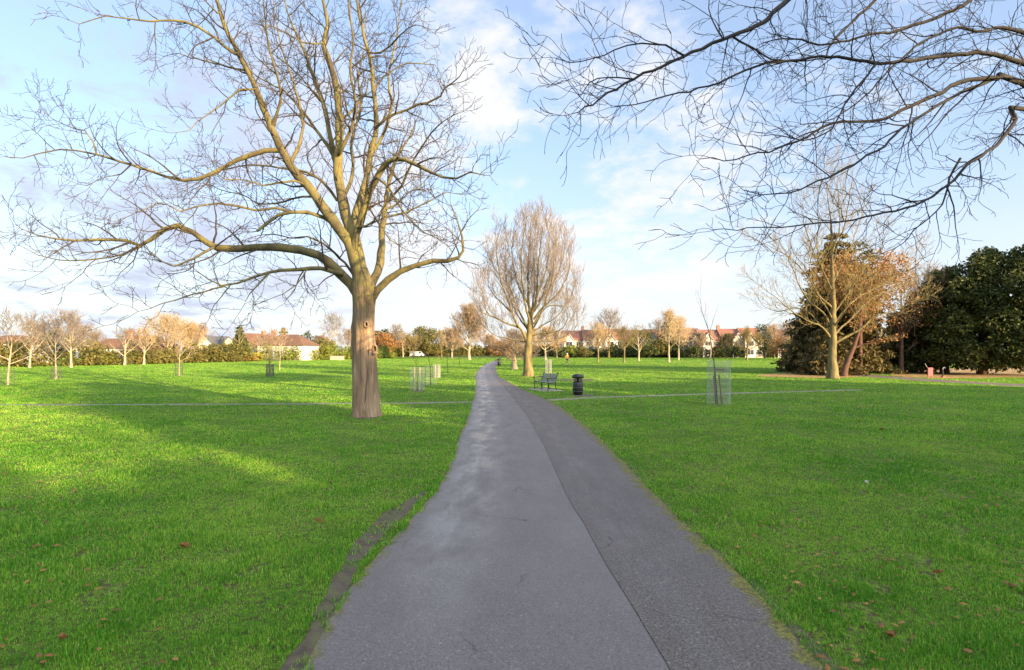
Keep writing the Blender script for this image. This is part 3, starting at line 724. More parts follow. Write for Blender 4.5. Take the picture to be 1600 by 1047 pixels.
# limbs traced as centre lines; each leaves the plane of the trunk by its own depth
LIMBS = [ # points, r0, r1, depth at the end (m; minus = towards the camera)
 ([(566, 458), (564, 425), (556, 385), (545, 350), (535, 310), (528, 262), (531, 212), (528, 152), (518, 105), (506, 72), (512, 40), (505, 0), (500, -45)], .26, .035, 0.6),
 ([(528, 265), (519, 228), (508, 172), (498, 140), (485, 110), (474, 75), (462, 50), (450, 20), (440, -25)], .11, .02, 2.2),
 ([(562, 455), (556, 410), (545, 378), (530, 358), (505, 324), (480, 290), (452, 258), (438, 228), (424, 198), (405, 150), (386, 107), (366, 72), (351, 40), (341, 5), (337, -40)], .22, .04, -1.6),
 ([(563, 445), (553, 395), (557, 366), (568, 332), (578, 300), (590, 275), (602, 257), (614, 250), (632, 248), (652, 259), (672, 269), (692, 277), (712, 279), (735, 270), (758, 274)], .15, .012, -3.0),
 ([(566, 450), (560, 405), (556, 372), (553, 345), (562, 315), (572, 280), (577, 245), (586, 215), (588, 190), (585, 150), (582, 115), (575, 80), (563, 30), (558, -5), (556, -45)], .16, .035, 1.4),
 ([(587, 200), (604, 186), (636, 171), (668, 160), (688, 151), (694, 139), (706, 130), (718, 120), (727, 104)], .06, .01, -1.2),
 ([(585, 140), (600, 120), (616, 108), (636, 98), (660, 100), (680, 102), (694, 128)], .045, .008, 1.4),
 ([(576, 83), (595, 82), (611, 72), (626, 55), (639, 43), (650, 38), (668, 44)], .045, .008, -1.4),
 ([(574, 455), (590, 425), (596, 395), (597, 370), (600, 340), (603, 318), (608, 285), (615, 258), (624, 238), (640, 215), (650, 190)], .16, .02, 3.0),
 ([(576, 478), (590, 453), (606, 437), (626, 424), (650, 415), (676, 408), (700, 408), (716, 402), (724, 392), (722, 370), (714, 345), (704, 318)], .145, .012, -1.0),
 ([(560, 462), (549, 444), (532, 426), (514, 410), (498, 400), (470, 391), (440, 387), (400, 387), (370, 389), (340, 387), (324, 379), (302, 363), (278, 351), (256, 359), (236, 375), (220, 384), (195, 376), (150, 375), (118, 376), (80, 372), (55, 367), (32, 357)], .19, .010, -2.4),
 ([(335, 387), (302, 404), (272, 417), (254, 409), (226, 386)], .05, .014, -2.2),
 ([(222, 385), (190, 398), (130, 408), (90, 405), (60, 398), (32, 384)], .035, .008, -2.8),
 ([(534, 428), (502, 420), (470, 420), (440, 424), (420, 426), (395, 433), (370, 443), (345, 447), (325, 435), (303, 420)], .09, .010, -2.8),
 ([(352, 447), (300, 460), (252, 475), (215, 487)], .028, .007, -3.2),
 ([(420, 427), (405, 444), (391, 459), (383, 472)], .035, .008, -2.4),
 ([(480, 421), (464, 445), (441, 460), (400, 476)], .030, .007, -1.5),
 ([(441, 235), (415, 235), (390, 243), (370, 252), (350, 262), (330, 272), (308, 280), (284, 282), (260, 275), (235, 267), (205, 257), (175, 248), (150, 242), (120, 235), (95, 234), (65, 240), (35, 247), (6, 245)], .085, .010, -1.4),
 ([(151, 242), (145, 222), (133, 205), (115, 200), (90, 190), (72, 176), (60, 160)], .028, .007, .8),
 ([(205, 257), (190, 272), (165, 276), (135, 290), (103, 280)], .022, .006, -.6),
 ([(524, 352), (505, 340), (480, 332), (456, 332), (436, 336), (418, 347), (402, 361)], .07, .045, -1.5),
 ([(456, 332), (430, 325), (400, 330), (370, 322), (340, 318), (310, 322), (282, 331), (262, 320), (244, 318), (220, 330), (180, 346)], .05, .008, -2.5),
 ([(526, 312), (505, 285), (480, 270), (450, 264), (420, 259), (390, 258), (360, 263), (335, 270), (305, 288), (280, 300)], .06, .008, 2.5),
 ([(492, 308), (462, 309), (432, 318), (404, 318), (380, 305), (350, 298), (322, 288), (295, 300)], .045, .008, 3.2),
 ([(556, 436), (545, 418), (530, 403), (505, 380), (480, 370), (455, 372), (430, 366), (405, 368), (380, 376)], .06, .010, 2.4),
 ([(368, 84), (350, 70), (335, 58), (310, 42), (290, 35), (270, 32), (250, 33), (235, 35), (215, 32), (190, 28), (165, 25), (145, 30), (125, 38), (106, 31)], .055, .008, -2.6),
 ([(380, 110), (345, 102), (315, 93), (298, 90), (278, 84), (255, 88)], .04, .008, .6),
 ([(396, 139), (375, 140), (360, 150), (345, 165), (325, 178), (310, 190), (296, 204), (270, 208)], .04, .008, -2.2),
 ([(524, 248), (512, 228), (498, 208), (484, 188), (466, 166), (446, 143), (430, 135), (402, 119), (378, 100), (350, 95)], .08, .010, 2.8),
 ([(503, 68), (472, 66), (445, 50), (420, 40), (403, 50)], .035, .008, -.8),
 ([(531, 190), (546, 176), (562, 158), (573, 142), (578, 118), (600, 96)], .05, .010, 2.4),
 ([(502, 160), (486, 140), (462, 112), (436, 90), (418, 62), (410, 30)], .045, .010, 3.4),
 ([(340, 20), (326, 6), (310, -12), (288, -22)], .035, .010, -2.0),
 ([(590, 278), (606, 290), (622, 318), (640, 342), (662, 362), (684, 372), (700, 385)], .05, .008, -3.2),
 ([(598, 362), (610, 375), (636, 390), (660, 400)], .03, .008, 1.0),
 ([(600, 330), (620, 318), (640, 300), (662, 285), (690, 240), (700, 215)], .045, .008, 4.0),
 ([(530, 240), (548, 205), (556, 160), (548, 110), (552, 60), (545, 10), (548, -30)], .075, .015, -1.8),
 ([(452, 258), (468, 225), (472, 180), (458, 130), (442, 80), (430, 30), (425, -20)], .065, .012, 1.6),
 ([(577, 245), (598, 212), (612, 170), (607, 120), (618, 70), (625, 20), (630, -25)], .07, .012, 2.4),
 ([(424, 198), (438, 160), (434, 120), (420, 70), (414, 20), (408, -20)], .05, .012, -3.0),
 ([(603, 318), (628, 290), (646, 250), (668, 216), (692, 190), (718, 176)], .05, .010, -2.0),
 ([(536, 310), (552, 270), (550, 220), (564, 170), (560, 120), (572, 60), (570, 0)], .07, .012, 3.4),
 ([(480, 290), (462, 282), (436, 285), (410, 290), (385, 282), (352, 280), (325, 262)], .045, .010, -3.0),
 ([(600, 340), (622, 335), (648, 325), (676, 310), (700, 300), (728, 305)], .045, .010, 2.4),
 ([(560, 355), (572, 352), (583, 346), (587, 340)], .045, .028, -1.0),
]
PB = dict(levels=3, dens=(2.7, 3.2, 3.8), t0=(.12, .12, .2), ang=(56, 50, 48), lift=(.06, .05, .04), len=(1.65, .74, .34), short=.45,
          n=(8, 6, 4), wig=(.15, .18, .18), up=(.03, .03, .04), rk=.0225, rmin=.0076)
limb_paths = []
for j, (pp, r0, r1, dep) in enumerate(LIMBS):
    m = len(pp); raw = []
    d0 = 0.0
    # start depth: take it from the limb it leaves, if any
    if limb_paths and j not in (2, 3, 4, 8, 9, 10, 20):
        best = min(((math.hypot(q[0] - pp[0][0], q[1] - pp[0][1]), q[2]) for lp in limb_paths for q in lp), default=(9e9, 0))
        if best[0] < 30:
            q = min((q for lp in limb_paths for q in lp), key=lambda q: math.hypot(q[0] - pp[0][0], q[1] - pp[0][1]))
            d0 = best[1]
            if best[0] > 2: pp = [(q[0], q[1] + 2)] + pp; m += 1
    px_path = []
    for i, (x, y) in enumerate(pp):
        t = i / (m - 1); dd = d0 + (dep - d0) * t ** 1.15
        px_path.append((x, y, dd))
        r = r0 + (r1 - r0) * t ** .88
        raw.append((*rel(atY(x, y, TY + dd)), r))
    limb_paths.append([tuple(a) for a in catmull(px_path, 6)])
    P = catmull(raw, .30)
    pts = [tuple(p[:3] + (RNG.normal(0, .012, 3) if 0 < i < len(P) - 1 else 0)) for i, p in enumerate(P)]
    rad = [max(.004, float(p[3])) * (1 + .07 * math.sin(i * 1.7 + j)) for i, p in enumerate(P)]
    tb = Tubes(); tb.add(pts, rad, 10 if r0 > .08 else 7)
    lo = tb.build('limb', M['bark_moss'], big)
    tw = Tubes(); tl = [tw] * 3
    k0 = 0
    sp = pts[k0:]; sr = rad[k0:]
    P1 = dict(PB)
    if r0 > .1: P1['t0'] = (.30, .12, .2); P1['dens'] = (2.3, 3.1, 3.7); P1['len'] = (1.9, .78, .36)
    sprout(tl, sp, sr, 0, P1)
    tw.build('twigs', M['bark_twig'], lo)

# ------------------------------------------------------------------ tree leaning in from the right: only its boughs are in view
O0 = (12.4, 10.2, 0)
over = thing('overhanging_tree', 'dark bare boughs of a tree outside the frame reaching in at upper right', 'tree', O0)
tb = Tubes(); tb.add([(0, 0, -.1), (0, 0, .4), (.02, 0, 2), (.0, .05, 4), (.1, 0, 6), (.0, .1, 8), (.2, .0, 10), (.1, .1, 12.5), (.0, 0, 15)], [.62, .46, .40, .37, .33, .27, .2, .12, .03], 14)
otr = tb.build('trunk', M['bark_trunk'], over)
OV = [ # pixel path from right to left, distance at start and end, radii, height on trunk
 ([(1240, -6), (1192, 33), (1140, 57), (1066, 88), (992, 124), (936, 154), (905, 176)], 8.2, 6.6, .050, .010, 9.4, [(1600, -330), (1400, -120)]),
 ([(1592, 96), (1500, 84), (1422, 96), (1368, 98), (1310, 90), (1250, 92), (1182, 104), (1122, 130), (1062, 145), (1010, 160), (960, 166)], 9.0, 7.0, .048, .007, 7.4, []),
 ([(1140, 57), (1176, 75), (1206, 92), (1244, 97)], 7.9, 8.0, .02, .012, None, []),
 ([(1592, 128), (1560, 122), (1500, 128), (1460, 150), (1410, 172), (1370, 188), (1300, 192), (1260, 215), (1200, 236), (1150, 247), (1092, 250)], 8.6, 6.9, .056, .006, 6.9, []),
 ([(1560, 123), (1500, 146), (1430, 186), (1370, 235), (1310, 270), (1250, 296), (1205, 304), (1160, 296)], 8.5, 6.6, .035, .006, None, []),
 ([(1604, 172), (1588, 186), (1575, 206), (1556, 229), (1520, 252), (1480, 290), (1430, 320), (1350, 341), (1270, 350), (1200, 356), (1115, 358)], 8.8, 7.0, .048, .006, 6.0, []),
 ([(1525, -8), (1480, 20), (1402, 48), (1370, 52), (1294, 70), (1240, 60), (1190, 66)], 9.2, 8.0, .045, .010, 9.2, [(1640, -120)]),
 ([(1376, -8), (1330, 36), (1296, 74), (1290, 92), (1200, 96)], 8.8, 8.4, .03, .01, 9.8, [(1560, -200)]),
 ([(1592, 48), (1540, 50), (1494, 44), (1440, 66), (1400, 100), (1340, 160), (1290, 190), (1250, 196)], 9.6, 8.8, .04, .007, 8.2, []),
 ([(1500, 250), (1478, 292), (1472, 320), (1440, 350), (1410, 380), (1370, 400)], 8.2, 7.6, .022, .005, None, []),
 ([(1370, 98), (1330, 150), (1290, 210), (1240, 215), (1190, 210)], 8.1, 7.3, .022, .006, None, []),
 ([(1066, 88), (1040, 70), (1004, 66), (960, 78), (930, 92), (890, 98), (866, 90)], 7.4, 6.8, .018, .006, None, []),
 ([(1130, 60), (1112, 30), (1108, -6)], 7.7, 7.9, .014, .008, None, []),
 ([(992, 124), (950, 120), (920, 130), (908, 150)], 7.0, 6.5, .013, .006, None, []),
]
PO = dict(levels=3, dens=(4.0, 3.4, 3.2), t0=(.08, .12, .2), ang=(48, 48, 45), lift=(.02, .0, .0), len=(1.05, .46, .21), short=.4,
          n=(9, 6, 4), wig=(.13, .17, .18), up=(.0, .005, .01), rk=.0145, rmin=.0040)
def oree(p): return (p[0] - O0[0], p[1] - O0[1], p[2])
for j, (pp, ya, yb, r0, r1, th, ext) in enumerate(OV):
    m = len(pp); raw = []
    if th is not None:
        raw.append((0, 0, th - 1.0, r0 * 1.8))
        for e, (x, y) in enumerate(ext): raw.append((*oree(atY(x, y, ya + (10.0 - ya) * (1 - (e + 1) / (len(ext) + 1)))), r0 * 1.35))
    for i, (x, y) in enumerate(pp):
        t = i / (m - 1)
        raw.append((*oree(atY(x, y, ya + (yb - ya) * t)), .82 * (r0 + (r1 - r0) * t ** .7)))
    P = catmull(raw, .16)
    pts = [tuple(p[:3] + RNG.normal(0, .010, 3)) for p in P]; rad = [max(.003, float(p[3])) for p in P]
    tb = Tubes(); tb.add(pts, rad, 8)
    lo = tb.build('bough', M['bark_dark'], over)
    tw = Tubes(); P1 = dict(PO)
    if th is not None: P1['t0'] = (.30, .12, .2)
    sprout([tw] * 3, pts, rad, 0, P1)
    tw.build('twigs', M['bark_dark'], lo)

# ------------------------------------------------------------------ generic bare trees
def bare_tree(name, label, loc, H, tr, env, bark, twig, P, group=None, cat='tree', leader=.85, limbs=20, h0=.3, ang=(70, 18), lean=(0, 0), ltw=.012, lup=.06, lwig=.09, lk=.018):
    """env(t) -> crown radius at relative height t"""
    th = thing(name, label, cat, loc, random.uniform(0, 6.28) if not lean[0] else 0, group)
    tb = Tubes(); n = 14
    pts = []; rad = []
    for i in range(n + 1):
        t = i / n
        pts.append((lean[0] * t * H + .10 * tr * random.gauss(0, 1) + .015 * H * math.sin(t * 5 + H) * t, lean[1] * t * H + .1 * tr * random.gauss(0, 1), t * H * leader - (.1 if i == 0 else 0)))
        rad.append(tr * (1.45 if i == 0 else (1.1 if i == 1 else 1)) * max(.06, (1 - t * .95)) ** .8)
    tb.add(pts, rad, 10)
    tk = tb
    tw = Tubes()
    az = random.random() * 6
    for k in range(limbs):
        t = h0 + (leader - h0) * ((k + .5) / limbs) ** .9
        f = min(t / leader, .995) * n; i = int(f); u = f - i
        p = tuple(pts[i][c] + (pts[i + 1][c] - pts[i][c]) * u for c in range(3)); r = rad[i] + (rad[i + 1] - rad[i]) * u
        az += 2.4 + random.uniform(-.4, .4)
        s = (t - h0) / (leader - h0)
        a = math.radians(ang[0] + (ang[1] - ang[0]) * s + random.uniform(-8, 8))
        d = (math.cos(az) * math.sin(a), math.sin(az) * math.sin(a), math.cos(a))
        # length: reach the envelope
        L = .2
        for q in range(60):
            L += H * .02
            zz = (p[2] + d[2] * L) / H
            if zz >= 1 or math.hypot(d[0], d[1]) * L > env(min(zz, 1)): break
        L *= random.uniform(.85, 1.08)
        lp = walk(p, d, L, 8, lwig, lup)
        r0 = min(r * .62, lk * L + ltw)
        lr = [r0 * (1 - .8 * (q / 8)) + .004 for q in range(9)]
        tk.add(lp, lr, 6)
        Q = dict(P); Q['len'] = tuple(P['len'][c] * (1 if c else min(1.0, .35 + L / (H * .45))) for c in range(len(P['len'])))
        sprout([tw] * 4, lp, lr, 0, Q)
    tk.build('trunk', bark, th)
    tw.build('crown', twig, th)
    return th

def ell(rm, zc, up, dn, pw=2.0):
    def e(t):
        k = (t - zc) / (up if t > zc else dn)
        return rm * max(0.0, 1 - abs(k) ** pw) ** .5
    return e

def traced_tree(name, label, px, py, trunk, limbs, bark, twig, P, step=.35, low=.925):
    """main limbs laid out one by one, each running off to its own depth, fine growth added on them"""
    loc = at(px, py); Y0 = loc[1]
    th = thing(name, label, 'tree', loc)
    rl = lambda p: (p[0] - loc[0], p[1] - loc[1], p[2])
    def line(pp, d0, d1, r0, r1):
        m = len(pp); raw = []
        for i, (x, y) in enumerate(pp):
            t = i / (m - 1); dd = d0 + (d1 - d0) * t ** 1.1; y = py - (py - y) * low
            raw.append((*rl(atY(x, y, Y0 + dd)), r0 + (r1 - r0) * t ** .8))
        Q = catmull(raw, step)
        return [tuple(p[:3] + (RNG.normal(0, .02, 3) if k else 0)) for k, p in enumerate(Q)], [max(.006, float(p[3])) for p in Q]
    tb = Tubes(); tw = Tubes()
    pts, rad = line(trunk[0], 0, 0, trunk[1], trunk[2])
    rad = [r * (1 + .22 * math.exp(-max(p[2], 0) / .3)) * (1 + .03 * math.sin(3 * p[2])) for p, r in zip(pts, rad)]
    tb.add(pts, rad, 12)
    for (pp, r0, r1, d0, d1) in limbs:
        pts, rad = line(pp, d0, d1, r0 * .8, r1)
        tb.add(pts, rad, 7)
        sprout([tw] * 4, pts, rad, 0, P)
    tk = tb.build('trunk', bark, th); tw.build('crown', twig, th)
    return th
PL1 = dict(levels=3, dens=(2.7, 3.8, 5.0), t0=(.14, .12, .2), ang=(40, 36, 36), lift=(.42, .35, .25), len=(2.1, 1.05, .55), short=.35,
           n=(6, 4, 3), wig=(.09, .13, .16), up=(.09, .08, .07), rk=.0105, rmin=.0112)
traced_tree('lime_tree', 'tall egg shaped bare tree with dense pinkish twigs standing right of the path', 825, 588,
    ([(825, 589), (825.5, 570), (825, 545), (827, 520), (829, 492)], .44, .24), [
    ([(826, 538), (818, 515), (808, 500), (800, 480), (791, 452), (784, 430), (778, 400), (776, 370), (780, 345)], .17, .02, 0, -1.5),
    ([(829, 494), (826, 460), (825, 420), (827, 380), (828, 350), (830, 324)], .19, .02, 0, .8),
    ([(829, 494), (838, 455), (840, 420), (842, 390), (846, 360), (848, 336)], .19, .02, 0, -.8),
    ([(831, 482), (845, 460), (852, 435), (862, 410), (868, 380), (868, 352)], .14, .02, 0, 2.0),
    ([(834, 492), (850, 470), (870, 450), (884, 425), (890, 400), (888, 376)], .13, .015, 0, -1.8),
    ([(834, 500), (846, 480), (860, 468), (880, 470), (894, 470), (902, 455)], .11, .012, 0, 1.2),
    ([(823, 524), (812, 506), (795, 500), (780, 492), (765, 485), (758, 472), (756, 455), (752, 436)], .15, .015, 0, -1.2),
    ([(825, 506), (812, 480), (802, 455), (795, 435), (786, 424), (772, 405), (766, 385)], .13, .015, 0, 2.0),
    ([(829, 522), (845, 515), (865, 514), (880, 506), (886, 492), (884, 474)], .11, .015, 0, -1.8),
    ([(826, 466), (812, 440), (805, 415), (800, 385), (802, 355), (810, 336)], .13, .015, .1, 1.8),
    ([(841, 462), (862, 432), (876, 402), (882, 372), (878, 352)], .09, .015, .6, 2.6),
    ([(768, 487), (752, 480), (745, 468), (744, 450)], .06, .012, -1.0, -1.6),
    ([(799, 480), (785, 465), (770, 448), (762, 428), (763, 404)], .09, .012, -.5, 1.4),
    ([(838, 455), (850, 420), (857, 385), (859, 352), (854, 330)], .10, .015, -.3, -2.6),
    ([(829, 500), (832, 470), (836, 430), (834, 390), (836, 350), (838, 330)], .15, .015, 0, 3.2),
    ([(829, 500), (822, 470), (816, 430), (815, 390), (818, 350), (822, 330)], .15, .015, 0, -3.2),
    ([(830, 510), (842, 490), (856, 450), (864, 415), (866, 390)], .12, .015, 0, -3.4),
    ([(826, 512), (812, 490), (798, 460), (790, 410), (790, 372)], .12, .015, 0, 3.4),
    ([(827, 532), (802, 526), (778, 520), (758, 506), (750, 490)], .07, .012, 0, 1.6),
    ([(830, 528), (858, 529), (884, 520), (900, 505), (904, 490)], .07, .012, 0, -1.2),
    ([(830, 515), (850, 500), (872, 486), (894, 448), (898, 425)], .10, .012, 0, 2.6)],
    M['bark_olive'], M['twig_pink'], PL1)
PR1 = dict(levels=3, dens=(2.1, 2.9, 3.4), t0=(.2, .12, .2), ang=(36, 36, 38), lift=(.12, .1, .1), len=(2.3, 1.15, .55), short=.4,
           n=(6, 4, 3), wig=(.08, .12, .15), up=(.03, .03, .03), rk=.010, rmin=.0100)
traced_tree('spreading_tree', 'yellowish bare tree with fan of straight ascending limbs in front of the dark conifer', 1300, 592,
    ([(1301, 593), (1301, 565), (1301, 540), (1302, 500), (1302, 450), (1300, 400), (1300, 350), (1298, 310)], .42, .03), [
    ([(1297, 522), (1285, 505), (1265, 495), (1240, 480), (1220, 462), (1200, 445), (1184, 430)], .11, .012, 0, -1.5),
    ([(1300, 502), (1285, 480), (1268, 465), (1252, 440), (1240, 410), (1228, 380), (1214, 355)], .11, .012, 0, 1.0),
    ([(1304, 532), (1325, 520), (1345, 508), (1360, 492), (1380, 482), (1410, 470), (1440, 455)], .14, .012, 0, -1.2),
    ([(1303, 502), (1320, 475), (1340, 455), (1365, 440), (1390, 425), (1420, 400), (1436, 370)], .12, .012, 0, 1.5),
    ([(1302, 482), (1320, 455), (1335, 430), (1355, 400), (1375, 372), (1386, 340)], .11, .012, 0, -2.2),
    ([(1302, 452), (1290, 420), (1275, 385), (1262, 350), (1255, 320), (1250, 288)], .10, .012, 0, 1.8),
    ([(1301, 402), (1308, 370), (1318, 340), (1325, 300), (1330, 268), (1333, 240)], .09, .012, 0, -1.6),
    ([(1300, 372), (1298, 330), (1294, 290), (1290, 258), (1288, 230)], .08, .012, 0, 1.2),
    ([(1300, 382), (1312, 340), (1311, 300), (1308, 260), (1312, 234)], .08, .012, 0, 2.4),
    ([(1301, 432), (1315, 400), (1332, 360), (1345, 320), (1353, 285)], .09, .012, 0, 2.6),
    ([(1300, 442), (1286, 410), (1276, 370), (1279, 330), (1273, 292)], .09, .012, 0, -2.6),
    ([(1299, 514), (1280, 500), (1266, 482), (1245, 472), (1215, 478), (1190, 468)], .10, .012, 0, 2.4),
    ([(1300, 472), (1283, 455), (1265, 425), (1240, 392), (1205, 370), (1180, 358)], .10, .012, 0, -2.4),
    ([(1303, 518), (1330, 490), (1360, 458), (1395, 440), (1432, 428)], .11, .012, 0, 2.8),
    ([(1300, 490), (1290, 470), (1278, 450), (1270, 420), (1266, 390)], .09, .012, 0, -3.2),
    ([(1302, 508), (1315, 485), (1328, 462), (1338, 430), (1342, 400)], .09, .012, 0, -3.6)],
    M['bark_olive'], M['twig_olive'], PR1)

# small far trees: trunk, a few limbs, fine twigs
PF = dict(levels=2, dens=(2.2, 3.0), t0=(.2, .1), ang=(40, 42), lift=(.15, .1), len=(1.3, .7), short=.4, n=(4, 3), wig=(.12, .16), up=(.05, .05), rk=.014, rmin=.012)
def far_tree(name, label, px, py, top, half, bark, twig, group=None, tr=None, limbs=12, h0=.3, thick=1.0, dens=1.0, ang=(60, 15), zc=.6, fine=0, lup=.06):
    loc = at(px, py); Y = loc[1]; H = (py - top) / F * Y; R = half / F * Y
    ang = (ang[0] + random.uniform(-14, 12), ang[1] + random.uniform(-4, 10)); zc = min(.78, max(.35, zc + random.uniform(-.14, .1))); h0 = h0 * random.uniform(.7, 1.15); dens *= random.uniform(.75, 1.15)
    lean = (random.uniform(-.05, .05), random.uniform(-.04, .04))
    P = dict(PF); s = H / 6.0
    P['len'] = (1.5 * s, .75 * s); P['dens'] = (2.0 * dens / s, 3.4 * dens / s); P['rmin'] = .014 * thick * max(1, Y / 85); dens *= 1.1
    if fine:
        P.update(levels=3, dens=(2.0 * dens / s, 3.2 * dens / s, 4.0 * dens / s), t0=(.2, .1, .1), ang=(40, 42, 42), lift=(.15, .1, .1), len=(1.4 * s, .75 * s, .42 * s), n=(4, 3, 3), wig=(.12, .16, .18), up=(.05, .05, .05))
    return bare_tree(name, label, loc, H, tr or .035 * H * .6, ell(R, zc, 1.02 - zc, zc - h0 + .08), bark, twig, P, group, limbs=limbs, h0=h0, ang=ang, lup=lup, lean=lean)

# ------------------------------------------------------------------ foliage cards
def cards(clumps, per_m2, size, seed, aspect=.5, droop=0.0, shell=.45):
    r = np.random.default_rng(seed); C = []; O = []
    for (cx, cy, cz, rx, ry, rz) in clumps:
        area = 4 * math.pi * ((rx * ry) ** 1.6 / 3 + (rx * rz) ** 1.6 / 3 + (ry * rz) ** 1.6 / 3) ** (1 / 1.6)
        n = max(12, int(area * per_m2))
        d = r.normal(size=(n, 3)); d /= np.linalg.norm(d, axis=1, keepdims=True)
        rad = (1 - shell * r.random(n) ** 1.5) * (1 + .10 * r.normal(size=n))
        C.append(np.array([cx, cy, cz]) + d * rad[:, None] * np.array([rx, ry, rz])); O.append(d)
    C = np.concatenate(C); D = np.concatenate(O)
    ok = C[:, 2] > .05; C = C[ok]; D = D[ok]; n = len(C)
    u = D + .8 * r.normal(size=(n, 3)); u[:, 2] -= droop
    u /= np.linalg.norm(u, axis=1, keepdims=True)
    v = np.cross(u, r.normal(size=(n, 3))); v /= np.linalg.norm(v, axis=1, keepdims=True) + 1e-9
    s = size * (.6 + .8 * r.random(n))[:, None]
    V = np.stack([C - u * s, C - v * s * aspect + u * s * .1, C + u * s, C + v * s * aspect + u * s * .1], 1).reshape(-1, 3)
    return V, np.arange(n * 4).reshape(n, 4)

def clump_set(R, z0, z1, n, seed, big=.42, shape='round'):
    r = random.Random(seed); out = []
    for k in range(n):
        t = (k + r.random()) / n
        z = z0 + (z1 - z0) * t
        if shape == 'round': e = math.sqrt(max(.05, 1 - (2 * t - 1) ** 2 * .9))
        elif shape == 'dome': e = math.sqrt(max(.06, 1 - t ** 2.2))
        elif shape == 'cone': e = max(.10, 1 - t) ** .85
        else: e = min(1.0, .75 + t) * math.sqrt(max(.08, 1 - max(0, t - .55) ** 2 * 4.5))
        a = r.random() * 6.28; q = math.sqrt(r.random()) * .85
        b = R * big * r.uniform(.6, 1.15) * (.45 + .55 * e)
        out.append((math.cos(a) * q * R * e, math.sin(a) * q * R * e, z, b * r.uniform(.8, 1.25), b * r.uniform(.8, 1.25), b * r.uniform(.6, .95)))
    return out

def leafy(name, label, cat, loc, R, H, mat, seed, n=14, z0=0.1, per=9, size=.16, shape='round', big=.42, trunk=None, tr=.2, group=None, part='crown', droop=0.0, sq=1.0, aspect=.5):
    th = thing(name, label, cat, loc, 0, group)
    cl = clump_set(R, z0 * H + .12 * R, H - R * big * .55, n, seed, big, shape)
    cl = [(x, y * sq, z, a, b * sq, c) for x, y, z, a, b, c in cl]
    V, Fq = cards(cl, per, size, seed, aspect, droop)
    mesh_np(part, V, [Fq], mat, th)
    tb = Tubes(); Ht = H * .8
    tb.add([(0, 0, -.1), (.0, 0, Ht * .1), (.04, .02, Ht * .4), (0, .03, Ht * .7), (0, 0, Ht)], [tr * 1.4, tr, tr * .8, tr * .5, tr * .1], 9)
    for (x, y, z, a, b, c) in cl[::2]:
        zz = max(.15 * H, z * .6)
        tb.add([(0, 0, zz), (x * .4, y * .4, (zz + z) / 2), (x, y, z)], [tr * .3, tr * .2, tr * .06], 5)
    tb.build('trunk', trunk or M['bark_dark'], th)
    return th

def P3(px, Y): return ((px - CX) / F * Y, Y, 0)
def topH(py, Y): return CH + (HY - py) / F * Y

# -- the conifer and yews on the right
Yc = 55.0
def conifer(name, label, loc, H, R, mat, seed, tiers=16, lean=0.0, z0=.06, per=10, size=.22, bark=None, pw=.8, droop=.25):
    r = random.Random(seed); th = thing(name, label, 'tree', loc); cl = []; tb = Tubes(); tr = .03 * H
    tb.add([(0, 0, -.1), (0, 0, H * .3), (0, 0, H * .7), (0, 0, H * .97)], [tr * 1.3, tr, tr * .5, .03], 9)
    for k in range(tiers):
        t = (k + .5) / tiers; z = H * (z0 + (1 - z0) * t); Rr = R * max(.04, (1 - t)) ** pw
        nb = max(3, int(9 * (1 - t) + 3)); a0 = r.random() * 6
        for j in range(nb):
            a = a0 + j * 6.283 / nb + r.uniform(-.25, .25); L = Rr * r.uniform(.65, 1.12)
            dx, dy = math.cos(a), math.sin(a); dz = -droop * L
            tb.add([(0, 0, z), (dx * L * .5, dy * L * .5, z + dz * .2), (dx * L, dy * L, z + dz)], [.05, .035, .012], 4)
            for q in (.38, .7, .98):
                b = .30 * L * (1.15 - .5 * q) + .22
                cl.append((dx * L * q, dy * L * q, z + dz * q * q, b, b, b * .42))
    V, Fq = cards(cl, per, size, seed, .35, .5, .7)
    mesh_np('crown', V, [Fq], mat, th); tb.build('trunk', bark or M['bark_dark'], th)
    return th
conifer('conifer_tree', 'dark pointed conifer with drooping brown green branches behind the yellowish bare tree', P3(1306, Yc), topH(362, Yc), 4.6, M['cedar'], 5, tiers=17, per=11, size=.24, bark=M['bark_red'], pw=.48)
conifer('conifer_tree', 'low wide dark conifer with branches to the ground left of the yellowish bare tree', P3(1292, 50.0), topH(492, 50), 2.9, M['cedar'], 15, tiers=9, per=9, size=.22, bark=M['bark_red'], z0=.05)
# copper-leaved tree
leafy('copper_tree', 'rounded tree holding brown copper leaves beside the pointed conifer', 'tree', P3(1343, 50.5), 4.7, topH(388, 50.5), M['copper'], 8, n=46, z0=.46, per=10.0, size=.12, big=.34, tr=.25, trunk=M['bark_red'])
leafy('copper_tree', 'smaller copper brown bushy tree between the pointed conifer and dark yews', 'tree', P3(1408, 52.0), 3.2, topH(432, 52), M['copper'], 81, n=24, z0=.45, per=5.0, size=.11, big=.34, tr=.2, trunk=M['bark_red'])
leafy('evergreen_tree', 'small dark green treetop showing above the copper leaves', 'tree', P3(1345, 64.0), 3.2, topH(374, 64), M['ever'], 9, n=18, z0=.3, per=7, size=.24, big=.4)
